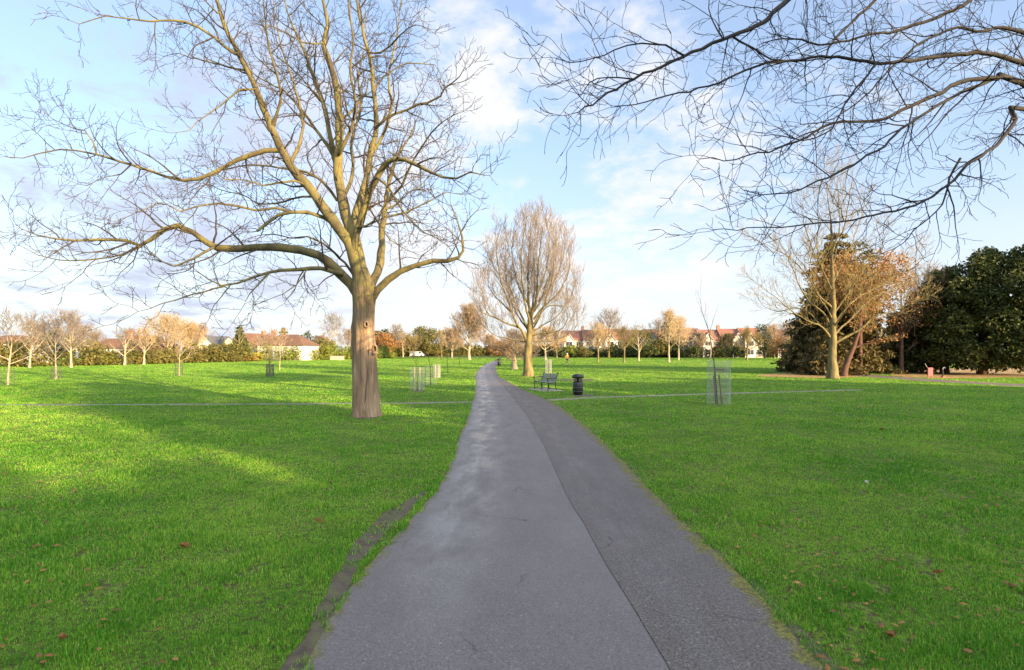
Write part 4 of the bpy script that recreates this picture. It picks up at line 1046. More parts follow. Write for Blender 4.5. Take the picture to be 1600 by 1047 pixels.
# leaning red trunk under the conifer with a lit low branch
lt = thing('leaning_tree', 'leaning reddish trunk with a low orange lit branch under the conifer', 'tree', at(1318, 588))
tb = Tubes(); tb.add([(0, 0, -.1), (.12, 0, .6), (.5, .1, 1.5), (1.0, .2, 2.5), (1.5, .3, 3.8), (1.8, .3, 6)], [.33, .25, .21, .18, .12, .05], 9)
tb.add([(.95, .2, 2.4), (1.8, 0, 2.75), (3.0, -.3, 3.0), (4.4, -.6, 3.5)], [.11, .08, .05, .02], 6)
tb.build('trunk', M['bark_red'], lt)
V, Fq = cards([(2.6, -.3, 2.95, .8, .5, .2), (3.5, -.4, 3.15, .7, .5, .22), (4.4, -.6, 3.45, .6, .5, .25), (1.9, .2, 4.6, 1.6, 1.2, .8)], 9, .13, 77, .4)
mesh_np('crown', V, [Fq], M['copper'], lt)
for (px, Y, top, R, sd, lab) in [
    (1428, 56.0, 470, 3.3, 41, 'low dark yew at the left end of the dark evergreen clump'),
    (1476, 53.0, 412, 3.6, 42, 'dark yew second from the left in the evergreen clump'),
    (1536, 50.0, 382, 3.9, 43, 'tallest dark yew with yellow green lit top right of the red board'),
    (1612, 48.0, 368, 4.2, 44, 'dark yew cut by the right frame edge right of the paler yellow shrub')]:
    leafy('yew_tree', lab, 'tree', P3(px, Y), R, topH(top, Y), M['yew'], sd, n=70, z0=.06, per=26, size=.155, shape='dome', big=.36, tr=.32, group='dark yews at the right', trunk=M['bark_red'])
leafy('flowering_shrub', 'bright yellow sunlit shrub in front of the dark yews', 'shrub', at(1526, 584), 1.15, 2.0, M['yellow'], 51, n=14, z0=.1, per=11, size=.11, big=.34, tr=.05, group='yellow shrubs under the yews', part='foliage')
leafy('flowering_shrub', 'paler yellow shrub raised on bare stems at the right of the bright one', 'shrub', at(1556, 583), .85, 2.3, M['yellow'], 52, n=9, z0=.55, per=11, size=.10, big=.36, tr=.05, group='yellow shrubs under the yews', part='foliage')
leafy('evergreen_shrub', 'dark blue green bush under the trees behind the path bend', 'shrub', at(1396, 578), 2.2, 1.9, M['ever'], 53, n=14, per=9, size=.16, part='foliage', tr=.06)
leafy('evergreen_shrub', 'dark rounded bush between the far bench and red board', 'shrub', at(1425, 583), 1.6, 1.5, M['ever'], 54, n=12, per=9, size=.15, part='foliage', tr=.06)

# ------------------------------------------------------------------ trees left of the path, far
G1 = 'young trees planted across the left lawn'
def guard_mesh(parent, r, h, mat, vs=.06, hs=.09, wr=.0035, name='wire_mesh', z0=0.0):
    tb = Tubes(); nv = max(8, int(2 * math.pi * r / vs))
    for k in range(nv):
        a = 2 * math.pi * k / nv; x, y = r * math.cos(a), r * math.sin(a)
        tb.add([(x, y, z0), (x, y, h)], [wr, wr], 4)
    nh = int((h - z0) / hs) + 1
    for j in range(nh + 1):
        z = z0 + (h - z0) * j / nh
        tb.add([(r * math.cos(2 * math.pi * k / 20), r * math.sin(2 * math.pi * k / 20), z) for k in range(21)], [wr] * 21, 4)
    return tb.build(name, mat, parent)

def guard(px, py, wpx, hpx, label, mat, stakes=(), smat=None, group='wire guards around young trees', vs=.06, wr=.004, bar=False):
    loc = at(px, py); Y = loc[1]; r = wpx / 2 / F * Y; h = hpx / F * Y
    th = thing('tree_guard', label, 'tree guard', loc, 0, group)
    guard_mesh(th, r, h, mat, vs, vs * 1.5, wr * max(1, Y / 30))
    for (sx, syy, sh, lean) in stakes:
        m = MB(); m.bar((sx * r, syy * r, -.1), (sx * r + lean, syy * r, sh * h), .036, 8, .034); m.build('stake', smat, th)
    if bar:
        m = MB(); m.box((-.03, -.1, h * .80), (.42, .05, .07)); m.build('crossbar', smat, th)
    return th

far_tree('young_tree', 'young bare tree in a wire guard cut by the left frame edge', 12, 602, 498, 38, M['bark_pale'], M['twig_grey'], G1, tr=.07, limbs=10)
far_tree('young_tree', 'young bare tree with pale forked stem in a wire guard, second from the left edge', 88, 592, 503, 30, M['bark_pale'], M['twig_pink'], G1, tr=.07, limbs=12, fine=1)
far_tree('young_tree', 'slender young tree with white stem in a guard before the orange willow', 280, 587, 528, 16, M['bark_pale'], M['twig_orange'], G1, tr=.05, limbs=10)
far_tree('young_tree', 'small reddish twiggy young tree in a dark guard before the white bungalow', 422, 588, 522, 22, M['bark_olive'], M['twig_brown'], G1, tr=.06, limbs=12)
far_tree('young_tree', 'young tree with straight pale stem just right of the dark guard', 437, 578, 520, 16, M['bark_pale'], M['twig_orange'], G1, tr=.05, limbs=10)
guard(12, 602, 17, 26, 'wire guard around the tree at the left frame edge', M['wire_dark'], vs=.1)
guard(88, 593, 14, 19, 'wire guard around the second young tree from the left edge', M['wire_dark'], vs=.1)
guard(280, 588, 11, 20, 'wire guard around the slender white stem before the orange willow', M['wire_dark'], vs=.1)
guard(422, 589, 11, 20, 'dark wire guard around the reddish young tree before the bungalow', M['wire_dark'], vs=.07, wr=.006)
G2 = 'bare trees along the left edge of the park'
far_tree('bare_tree', 'pale bare tree with wide grey crown near the left frame edge', 46, 575, 498, 26, M['bark_pale'], M['twig_grey'], G2, fine=1, limbs=14, tr=.14)
far_tree('birch_tree', 'birch with white stem and pinkish crown left of the white house', 111, 574.5, 497, 26, M['bark_pale'], M['twig_pink'], G2, fine=1, limbs=16, tr=.15, dens=1.2)
far_tree('bare_tree', 'short bare tree with pale trunk just right of the white hipped house', 195, 570.5, 520, 22, M['bark_pale'], M['twig_grey'], G2, fine=1, limbs=12, tr=.18)
far_tree('bare_tree', 'orange twigged tree before the brick chimney house', 225, 569.5, 522, 24, M['bark_pale'], M['twig_orange'], G2, fine=1, limbs=14, tr=.18, dens=1.2)
far_tree('willow_tree', 'broad orange willow with thick forked trunk, largest along the left edge', 260, 567.5, 502, 42, M['bark_pale'], M['twig_orange'], G2, fine=1, limbs=26, tr=.3, dens=1.35, h0=.2, thick=1.2)
far_tree('willow_tree', 'second orange willow right of the broadest one', 295, 566, 512, 30, M['bark_pale'], M['twig_orange'], G2, fine=1, limbs=22, tr=.24, dens=1.35, h0=.2, thick=1.2)
far_tree('bare_tree', 'slim bare tree with white stem before the pointed dark tree', 373, 564.5, 516, 12, M['bark_pale'], M['twig_olive'], G2, limbs=10, tr=.14)
far_tree('bare_tree', 'slim bare tree with white stem left of the bungalow chimney', 405, 563.5, 528, 13, M['bark_pale'], M['twig_brown'], G2, limbs=10, tr=.12)
far_tree('bare_tree', 'pale fan shaped tall bare tree standing left of the big trunk', 521, 560, 500, 20, M['bark_pale'], M['twig_grey'], G2, fine=1, limbs=16, tr=.22, h0=.25)
far_tree('bare_tree', 'short brown bare tree close to the left of the big trunk', 545, 559, 520, 18, M['bark_pale'], M['twig_brown'], G2, fine=1, limbs=16, tr=.2, dens=1.3)

# greenery along the left edge: shrubs as things where they stand out, the rest one belt
def hedge_belt(name, label, pts, mat, seed, h, wd, per=5, size=.22, hv=.5):
    r = random.Random(seed); cl = []
    P = catmull([(p[0], p[1]) for p in pts], 1.1)
    for p in P:
        for q in range(2):
            hh = h * r.uniform(1 - hv, 1 + hv * .6); b = r.uniform(.8, 1.4) * wd * .5
            cl.append((p[0] + r.uniform(-.6, .6), p[1] + r.uniform(0, wd), hh * .5, b, b, hh * .55))
    V, Fq = cards(cl, per, size, seed, .55)
    o = mesh_np(name, V, [Fq], mat)
    return tag(o, label, 'shrubbery', kind='stuff')
hedge_belt('shrub_belt', 'mixed green shrubbery along the left edge of the park', [P3(-140, 70), P3(20, 73), P3(110, 78), P3(200, 86), P3(300, 98), P3(395, 112)], M['olive'], 61, 2.7, 2.4, per=6, hv=.85)
hedge_belt('shrub_belt', 'bright green hedge running in front of the white bungalow', [P3(388, 113), P3(440, 119), P3(500, 130), P3(570, 145), P3(612, 165)], M['bushy'], 62, 2.8, 2.6, per=5, hv=.75)
hedge_belt('shrub_belt', 'dark shrubbery along the far end of the park', [P3(600, 200), P3(680, 225), P3(760, 235), P3(840, 225), P3(880, 205)], M['olive'], 63, 4.2, 4, per=2.5, size=.4)
hedge_belt('shrub_belt', 'dark garden shrubs before the red roofed terrace', [P3(875, 180), P3(960, 178), P3(1060, 176), P3(1160, 174), P3(1260, 172)], M['ever'], 64, 3.3, 3, per=3.4, size=.32, hv=.8)
sh = [ # px, Y, top, R, mat, z0, label
 (85, 82, 512, 3.2, 'olive', 'olive bushy tree behind the second young tree from the left'),
 (20, 80, 528, 2.6, 'copper', 'rusty brown bush before the house at the left edge'),
 (150, 86, 542, 2.6, 'olive', 'brownish green bush below the white hipped house'),
 (172, 84, 553, 1.8, 'bushy', 'bright green low bush below the white hipped house'),
 (212, 92, 548, 2.2, 'bushy', 'bright green bush before the brick chimney house'),
 (330, 108, 540, 3.0, 'ever', 'dark green bush right of the orange willows'),
 (352, 110, 536, 3.2, 'ever', 'larger dark green bush left of the slim white stem'),
 (391, 111, 553, 1.3, 'copper', 'small reddish brown bush between two white stems'),
 (400, 112, 550, 1.7, 'yellow', 'yellow green bush below the bungalow chimney'),
 (497, 132, 538, 3.2, 'olive', 'olive bush right of the white bungalow wall'),
 (512, 140, 527, 3.4, 'olive', 'brown green tree between bungalow and the big trunk'),
 (478, 140, 516, 2.6, 'ever', 'dark pointed evergreen at the right end of the bungalow'),
 (600, 165, 517, 5.0, 'copper', 'rusty brown tree close to the right of the big trunk'),
 (597, 205, 512, 5.6, 'ever', 'dark green treetop behind the rusty tree by the big trunk'),
 (625, 215, 516, 5.0, 'olive', 'grey green tree between the rusty tree and the domed tree'),
 (663, 205, 508, 6.5, 'olive', 'big domed olive green tree behind the lawn left of the path'),
 (705, 205, 518, 4.4, 'ever', 'small dark tree left of the brown tree by the path end'),
 (786, 190, 530, 5.6, 'copper', 'low brown copse right of where the path disappears'),
 (892, 168, 538, 3.4, 'bushy', 'bright green bush at the left end of the terrace'),
 (912, 166, 541, 2.8, 'olive', 'yellowish bush before the second terrace house'),
 (998, 165, 514, 4.6, 'ever', 'dark round evergreen behind the pale forked tree'),
 (1010, 160, 537, 3.6, 'yew', 'black green bush beside the pale forked tree'),
 (1030, 170, 527, 4.0, 'olive', 'brown green bush left of the tall conifer'),
 (1085, 160, 539, 3.2, 'yew', 'dark bush below the terrace right of the tall conifer'),
 (1148, 158, 538, 3.6, 'ever', 'dark rounded bush left of the yellowish far tree'),
 (1195, 158, 505, 4.6, 'ever', 'dark round topped evergreen at the right end of the terrace'),
 (1222, 140, 522, 4.0, 'copper', 'brown bush behind the lawn left of the low conifer'),
 (1246, 130, 524, 4.0, 'olive', 'dull green bush next to the low conifer'),
]
for i, (px, Y, top, R, mk, lab) in enumerate(sh):
    Hh = topH(top, Y); tree = Hh > 5.5
    leafy('bushy_tree' if tree else 'shrub', lab, 'tree' if tree else 'shrub', P3(px, Y), R, Hh, M[mk], 200 + i, n=14 + int(R * 3), z0=.12, per=max(2.2, 7 * (90 / Y) ** 1.2), size=.16 * (Y / 80) ** .8, big=.40, tr=.10 + .02 * Hh, part='crown' if tree else 'foliage', group='shrubs and small trees around the park edge')
conifer('conifer_tree', 'pointed dark conifer behind the slim white stem at left', P3(375, 118), topH(510, 118), 3.0, M['ever'], 71, tiers=10, per=3.5, size=.4)
conifer('conifer_tree', 'golden brown conical tree rising behind the bungalow roof', P3(443, 150), topH(512, 150), 3.2, M['olive'], 72, tiers=10, per=3, size=.45)
conifer('conifer_tree', 'tall dark green conifer above the terrace roofs', P3(1047, 172), topH(486, 172), 4.6, M['ever'], 73, tiers=13, per=3, size=.5, pw=.55, droop=.05)

# ------------------------------------------------------------------ mid and far trees, centre and right
G3 = 'bare trees scattered over the far lawn'
far_tree('bare_tree', 'dense orange brown bare tree with pointed top left of the path end', 733, 562, 488, 30, M['bark_pale'], M['twig_brown'], G3, fine=1, limbs=30, tr=.35, dens=1.6, h0=.15, thick=1.3, zc=.42)
far_tree('bare_tree', 'lower brown tree beside the pointed one left of the path end', 706, 560, 520, 24, M['bark_pale'], M['twig_brown'], G3, fine=1, limbs=22, tr=.3, dens=1.5, h0=.2, thick=1.3)
far_tree('bare_tree', 'slim pale bare trunk between the domed tree and the big trunk', 630, 558, 522, 10, M['bark_pale'], M['twig_grey'], G3, limbs=10, tr=.2)
far_tree('bare_tree', 'thick short trunked brown tree close behind the tall egg shaped tree', 804, 577, 524, 36, M['bark_pale'], M['twig_brown'], G3, fine=1, limbs=22, tr=.36, dens=1.3, h0=.3, thick=1.1, ang=(80, 25))
far_tree('bare_tree', 'orange brown twiggy tree right behind the tall egg shaped tree', 852, 562, 518, 34, M['bark_pale'], M['twig_orange'], G3, fine=1, limbs=22, tr=.3, dens=1.4, h0=.25, thick=1.2)
far_tree('bare_tree', 'orange bare tree leftmost before the terrace', 934, 565.5, 512, 20, M['bark_olive'], M['twig_orange'], G3, fine=1, limbs=16, tr=.18, dens=1.3)
far_tree('bare_tree', 'tall pale fan crowned tree rising above the terrace roofs', 951, 558.5, 494, 24, M['bark_olive'], M['twig_grey'], G3, fine=1, limbs=20, tr=.35, h0=.3, dens=1.1)
far_tree('bare_tree', 'olive vase shaped bare tree near the pale forked tree', 975, 567, 516, 16, M['bark_olive'], M['twig_olive'], G3, fine=1, limbs=14, tr=.16, dens=1.2)
far_tree('bare_tree', 'pale forked bare tree before the dark round evergreen', 998, 564, 515, 18, M['bark_pale'], M['twig_olive'], G3, fine=1, limbs=14, tr=.2, ang=(50, 25))
far_tree('bare_tree', 'tall orange bare tree in front of the tall conifer', 1045, 566, 494, 18, M['bark_pale'], M['twig_orange'], G3, fine=1, limbs=18, tr=.2, dens=1.3)
far_tree('bare_tree', 'orange bare tree right of the tall conifer', 1060, 563, 502, 16, M['bark_pale'], M['twig_orange'], G3, fine=1, limbs=18, tr=.2, dens=1.3)
far_tree('bare_tree', 'yellowish spreading bare tree near the right end of the terrace', 1167, 563.5, 520, 20, M['bark_olive'], M['twig_olive'], G3, fine=1, limbs=16, tr=.22, dens=1.3)
far_tree('bare_tree', 'grey bare tree between round evergreen and tall conifer', 1024, 558.5, 508, 16, M['bark_pale'], M['twig_grey'], G3, fine=1, limbs=14, tr=.25)
far_tree('bare_tree', 'small brown bare tree before the white gabled house', 1110, 561, 520, 12, M['bark_pale'], M['twig_brown'], G3, limbs=12, tr=.16)
far_tree('bare_tree', 'brown twiggy tree between terrace end and low conifer', 1235, 562, 512, 22, M['bark_pale'], M['twig_brown'], G3, fine=1, limbs=18, tr=.22, dens=1.3)
far_tree('bare_tree', 'brown bare tree filling the gap between conifer and yews', 1440, 583, 436, 46, M['bark_red'], M['twig_brown'], None, fine=1, limbs=26, tr=.16, dens=1.1, h0=.3)

G4 = 'bare trees behind the park edge'
for (px, Y, top, hf, tw_, lab) in [
    (62, 100, 512, 30, 'twig_grey', 'grey bare tree behind the left hedge, first from the left edge'),
    (130, 104, 514, 26, 'twig_pink', 'pinkish bare tree behind the birch at left'),
    (148, 150, 526, 26, 'twig_grey', 'faint grey tree behind the flat roofed building'),
    (205, 140, 522, 30, 'twig_grey', 'faint grey tree rising behind the short pale trunk'),
    (312, 130, 514, 26, 'twig_brown', 'brown bare tree behind the right willow'),
    (500, 165, 530, 26, 'twig_brown', 'brown tree mass right of the bungalow'),
    (570, 190, 530, 24, 'twig_brown', 'brown bare tree peeping out behind the big trunk'),
    (620, 200, 514, 18, 'twig_grey', 'grey bare crown beside the slim pale trunk'),
    (640, 190, 528, 18, 'twig_olive', 'olive bare tree left of the domed tree'),
    (690, 185, 522, 20, 'twig_olive', 'olive twiggy tree right of the domed tree'),
    (765, 200, 528, 26, 'twig_brown', 'brown twig copse behind the path end'),
    (826, 170, 524, 28, 'twig_brown', 'brown bare tree directly behind the trunk of the egg shaped tree'),
    (870, 160, 524, 22, 'twig_brown', 'brown bare tree at the left end of the terrace'),
    (1090, 168, 524, 18, 'twig_brown', 'brown bare tree right of the orange pair'),
    (1135, 168, 526, 18, 'twig_olive', 'olive bare tree before the house with the double chimney'),
    (1210, 150, 514, 20, 'twig_brown', 'brown tree beside the dark round evergreen'),
    (1255, 120, 505, 26, 'twig_brown', 'brown bare tree standing behind the low dark conifer')]:
    far_tree('bare_tree', lab, px, HY + F * CH / Y, top, hf, M['bark_olive'], M[tw_], G4, fine=1, limbs=18, tr=.2, dens=1.2, h0=.18, thick=1.2, zc=.5)
# saplings and guards near the path
sp = at(1123, 632)
sap = thing('sapling', 'thin leafless sapling staked inside a tall wire guard on the right lawn', 'sapling', sp)
tb = Tubes(); pth = [(1121, 634), (1119, 600), (1116, 565), (1112, 535), (1107, 512), (1102, 498), (1098, 484), (1096, 466)]
q = [atY(x, y, sp[1]) for x, y in pth]; q = [(a[0] - sp[0], .02 * i, a[2]) for i, a in enumerate(q)]
tb.add(q, [.028, .024, .022, .019, .015, .011, .008, .004], 7); tb.build('stem', M['bark_twig'], sap)
tw = Tubes()
sprout([tw] * 2, q[3:], [.014, .012, .010, .007, .004], 0, dict(levels=2, dens=(3.2, 3), t0=(.05, .3), ang=(42, 40), lift=(.4, .3), len=(.95, .25), short=.3, n=(6, 3), wig=(.06, .1), up=(.06, .05), rk=.008, rmin=.0035))
tw.build('twigs', M['bark_twig'], sap)
guard(1123, 632, 34, 68, 'tall pale wire guard with leaning brown stakes around the thin sapling', M['wire'], ((-.30, -.2, .66, -.1), (.02, .3, .72, -.12), (.22, -.3, .68, -.14)), M['stake_dark'], vs=.05, wr=.0024, bar=True)
def stick(px, py, top, label, lean=0.0, r=.02, mat=None, tw_len=.6):
    loc = at(px, py); h = (py - top) / F * loc[1]
    th = thing('sapling', label, 'sapling', loc, 0, 'thin saplings in guards beside the path')
    tb = Tubes(); pts = walk((0, 0, -.05), nrm((lean, 0, 1)), h, 8, .04, .06)
    tb.add(pts, [r * (1 - .8 * i / 8) for i in range(9)], 6); tb.build('stem', mat or M['bark_twig'], th)
    tw = Tubes(); sprout([tw] * 2, pts[4:], [r * .5] * 5, 0, dict(levels=2, dens=(5, 5), t0=(.1, .2), ang=(45, 40), lift=(.3, .2), len=(tw_len, .3), short=.3, n=(4, 3), wig=(.08, .1), up=(.05, .05), rk=.01, rmin=.005))
    tw.build('twigs', mat or M['bark_twig'], th)
stick(652, 609, 556, 'thin sapling in the pale staked guard left of the path')
guard(652, 610, 22, 36, 'pale guard with cream stakes on a bare patch left of the path', M['wire'], ((-.35, -.3, 1.0, 0), (.35, -.2, 1.0, .02)), M['stake'], vs=.07, wr=.0028)
stick(673, 602, 552, 'dark leaning sapling behind the pale staked guard', -.06, .028, M['bark_dark'])
guard(674, 602, 16, 30, 'faint grey wire guard just right of the pale staked guard', M['wire'], vs=.09, wr=.0024)
stick(684, 591, 556, 'orange tipped sapling between cream stakes', 0, .02, M['twig_orange'])
guard(683, 591, 11, 21, 'narrow guard with two cream stakes farther up the left lawn', M['wire'], ((-.5, 0, 1.0, 0), (.5, 0, 1.02, 0)), M['stake'], vs=.09, wr=.004)
stick(700, 584, 550, 'slim dark sapling alone nearest the left path edge', 0, .04, M['bark_dark'])
stick(718, 570, 540, 'tiny dark sapling far up the left lawn', 0, .05, M['bark_dark'], .9)
guard(857, 586, 9, 24, 'grey wire guard behind the bench', M['wire'], vs=.09, wr=.004)
stick(857, 586, 545, 'bare sapling rising behind the bench', 0, .03)

# ------------------------------------------------------------------ bench on a concrete pad
bl = at(851, 609.5)
bench = thing('park_bench', 'grey slatted bench with black iron ends on a concrete pad right of the path', 'bench', (bl[0], bl[1], .03), math.radians(-66))
Lb = 1.75
m = MB()
for k in range(5): m.box((0, -.22 + .095 * k, .435 + (.012 if k in (0, 4) else 0)), (Lb, .078, .03))
m.build('seat', M['slat'], bench, bevel=.006)
m = MB()
for k in range(4): 
    z = .52 + .105 * k; m.box((0, .235 + .045 * k * .9, z), (Lb, .028, .085))
m.build('backrest', M['slat'], bench, bevel=.006)
for sx in (-.82, 0, .82):
    m = MB()
    m.bar((sx, -.23, 0), (sx, -.20, .44), .026); m.bar((sx, .30, 0), (sx, .22, .44), .026); m.bar((sx, .22, .40), (sx, .40, .92), .026)
    m.bar((sx, -.23, .41), (sx, .24, .41), .022); m.bar((sx, -.22, .10), (sx, .28, .10), .014)
    if sx:
        m.bar((sx, -.21, .42), (sx, -.25, .66), .022); m.bar((sx, -.27, .66), (sx, .30, .68), .026); m.lathe([(.001, -.03), (.04, -.03), (.05, 0), (.04, .03), (.001, .03)], 10, (sx, -.28, .67))
        m.lathe([(.001, -.03), (.035, -.02), (.04, .01), (.001, .04)], 10, (sx, .40, .92))
    m.build('end_frame' if sx else 'centre_frame', M['iron'], bench)
pad = MB(); c, s = math.cos(math.radians(-66)), math.sin(math.radians(-66))
pad.box((bl[0] - .15 * -s * 0, bl[1], .01), (2.1, 1.25, .04), math.radians(-66)); tag(pad.build('bench_pad', M['concrete'], bevel=.01), kind='structure')

# ------------------------------------------------------------------ litter bins
def litter_bin(loc, label, s=1.0):
    th = thing('litter_bin', label, 'litter bin', loc, .4, 'black litter bins in the park')
    def L(p): return [(r * s, z * s) for r, z in p]
    m = MB(); m.lathe(L([(.001, 0), (.205, 0), (.215, .03), (.235, .06), (.26, .18), (.265, .62), (.255, .64), (.255, .66), (.2, .66), (.2, .60), (.001, .60)]), 32); m.build('drum', M['bin_black'], th, True)
    for z in (.17, .36, .55):
        m = MB(); m.lathe(L([(.262, z), (.274, z + .004), (.276, z + .012), (.274, z + .02), (.262, z + .024)]), 32); m.build('band', M['bin_band'], th, True)
    for k in range(4):
        a = k * math.pi / 2; m = MB(); m.box((.215 * s * math.cos(a), .215 * s * math.sin(a), .75 * s), (.03 * s, .05 * s, .22 * s), a); m.build('post', M['bin_black'], th, bevel=.006)
    m = MB(); m.lathe(L([(.001, .58), (.07, .58), (.055, .76), (.09, .86), (.001, .86)]), 20); m.build('liner', M['bin_black'], th, True)
    m = MB(); m.lathe(L([(.2, .84), (.285, .84), (.298, .87), (.295, .93), (.27, .985), (.2, 1.02), (.1, 1.04), (.001, 1.045)]), 32); m.build('hood', M['bin_black'], th, True)
    return th
litter_bin(at(903, 617), 'round black litter bin with hood beside the side path right of the bench')
litter_bin(at(780, 571.5), 'small distant black litter bin at the right edge of the path', 1.0)
litter_bin(at(1380, 581), 'dark litter bin under the trees by the bend of the leafy path', 1.1)
fb = thing('park_bench', 'dark distant bench on the grass under the conifers', 'bench', at(1347, 577.5), .3)
m = MB()
for k in range(4): m.box((0, -.2 + .11 * k, .44), (1.7, .09, .035))
m.build('seat', M['stake_dark'], fb)
m = MB()
for k in range(3): m.box((0, .24 + .03 * k, .55 + .13 * k), (1.7, .03, .1))
m.build('backrest', M['stake_dark'], fb)
for sx in (-.75, .75):
    m = MB(); m.box((sx, -.2, .22), (.06, .06, .44)); m.box((sx, .24, .44), (.06, .06, .88)); m.build('end_frame', M['iron'], fb)

# red board, hooked post, brick pillar on the right
rl = at(1453.5, 590)
rb = thing('red_board', 'faded red upright board on two short legs before the dark yews', 'board', rl, .25)
m = MB(); m.box((0, 0, .46), (.52, .07, .70)); m.build('panel', M['red_board'], rb, bevel=.01)
for sx in (-.2, .2):
    m = MB(); m.box((sx, 0, .05), (.06, .05, .13)); m.build('leg', M['red_board'], rb)
m = MB(); m.bar((-.24, .05, .78), (-.42, .1, 1.15), .014); m.build('handle', M['steel'], rb)
hl = at(1473, 590)
hp = thing('hooked_post', 'dark post with bent pale top and red foot beside the red board', 'post', hl)
m = MB(); m.bar((0, 0, 0), (0, 0, .66), .055, 8); m.build('post', M['iron'], hp)
m = MB(); m.bar((0, 0, .64), (.02, 0, .78), .03); m.bar((.02, 0, .78), (.14, 0, .84), .03); m.bar((.14, 0, .84), (.2, 0, .76), .03); m.build('hook', M['steel'], hp)
m = MB(); m.box((.05, 0, .06), (.26, .2, .12)); m.build('foot', M['red_board'], hp, bevel=.015)

# ------------------------------------------------------------------ the runner on the far lawn
pr = at(886, 570.5)
person = thing('person', 'person in orange top and pale cap running on the far lawn', 'person', pr, math.radians(20))
def skinned(name, verts, edges, radii, mat, parent):
    me = bpy.data.meshes.new(name); me.from_pydata(verts, edges, []); me.materials.append(mat)
    o = bpy.data.objects.new(name, me); COL.objects.link(o); o.parent = parent
    sm = o.modifiers.new('Skin', 'SKIN'); sm.use_smooth_shade = True
    for i, rr in enumerate(radii): me.skin_vertices[0].data[i].radius = (rr, rr * .9) if isinstance(rr, float) else rr
    me.skin_vertices[0].data[0].use_root = True
    su = o.modifiers.new('Sub', 'SUBSURF'); su.levels = 1; su.render_levels = 2
    return o
B = [(0, 0, .95), (0, .0, 1.12), (0, .01, 1.32), (0, .0, 1.47), (0, -.02, 1.56), (0, -.03, 1.68), (0, -.03, 1.75),
     (-.19, .0, 1.42), (-.27, .10, 1.18), (-.22, -.12, 1.08), (-.19, -.20, 1.12), (.19, 0, 1.42), (.27, -.08, 1.17), (.22, .14, 1.22), (.2, .2, 1.30),
     (-.10, 0, .90), (-.11, -.22, .55), (-.11, -.08, .12), (-.11, -.24, .05), (.10, 0, .90), (.11, .10, .52), (.11, .38, .28), (.11, .36, .12)]
E = [(0, 1), (1, 2), (2, 3), (3, 4), (4, 5), (5, 6), (3, 7), (7, 8), (8, 9), (9, 10), (3, 11), (11, 12), (12, 13), (13, 14), (0, 15), (15, 16), (16, 17), (17, 18), (0, 19), (19, 20), (20, 21), (21, 22)]
skinned('body', B, E, [.13, .12, .15, .09, .055, .095, .07, .06, .045, .036, .03, .06, .045, .036, .03, .085, .06, .045, .035, .085, .06, .045, .035], M['skin'], person)
skinned('jersey', [B[0], B[1], B[2], B[3], B[7], B[8], B[11], B[12]], [(0, 1), (1, 2), (2, 3), (3, 4), (4, 5), (3, 6), (6, 7)], [.15, .145, .175, .11, .08, .06, .08, .06], M['orange_cloth'], person)
skinned('shorts', [(0, 0, .97), B[15], (-.105, -.12, .70), B[19], (.105, .05, .70)], [(0, 1), (1, 2), (0, 3), (3, 4)], [.15, .105, .09, .105, .09], M['dark_cloth'], person)
m = MB(); m.lathe([(.001, 1.84), (.07, 1.82), (.105, 1.77), (.11, 1.71), (.10, 1.70)], 16, (0, -.03, 0)); m.box((0, -.16, 1.72), (.14, .12, .015)); m.build('cap', M['pale_cloth'], person, True)

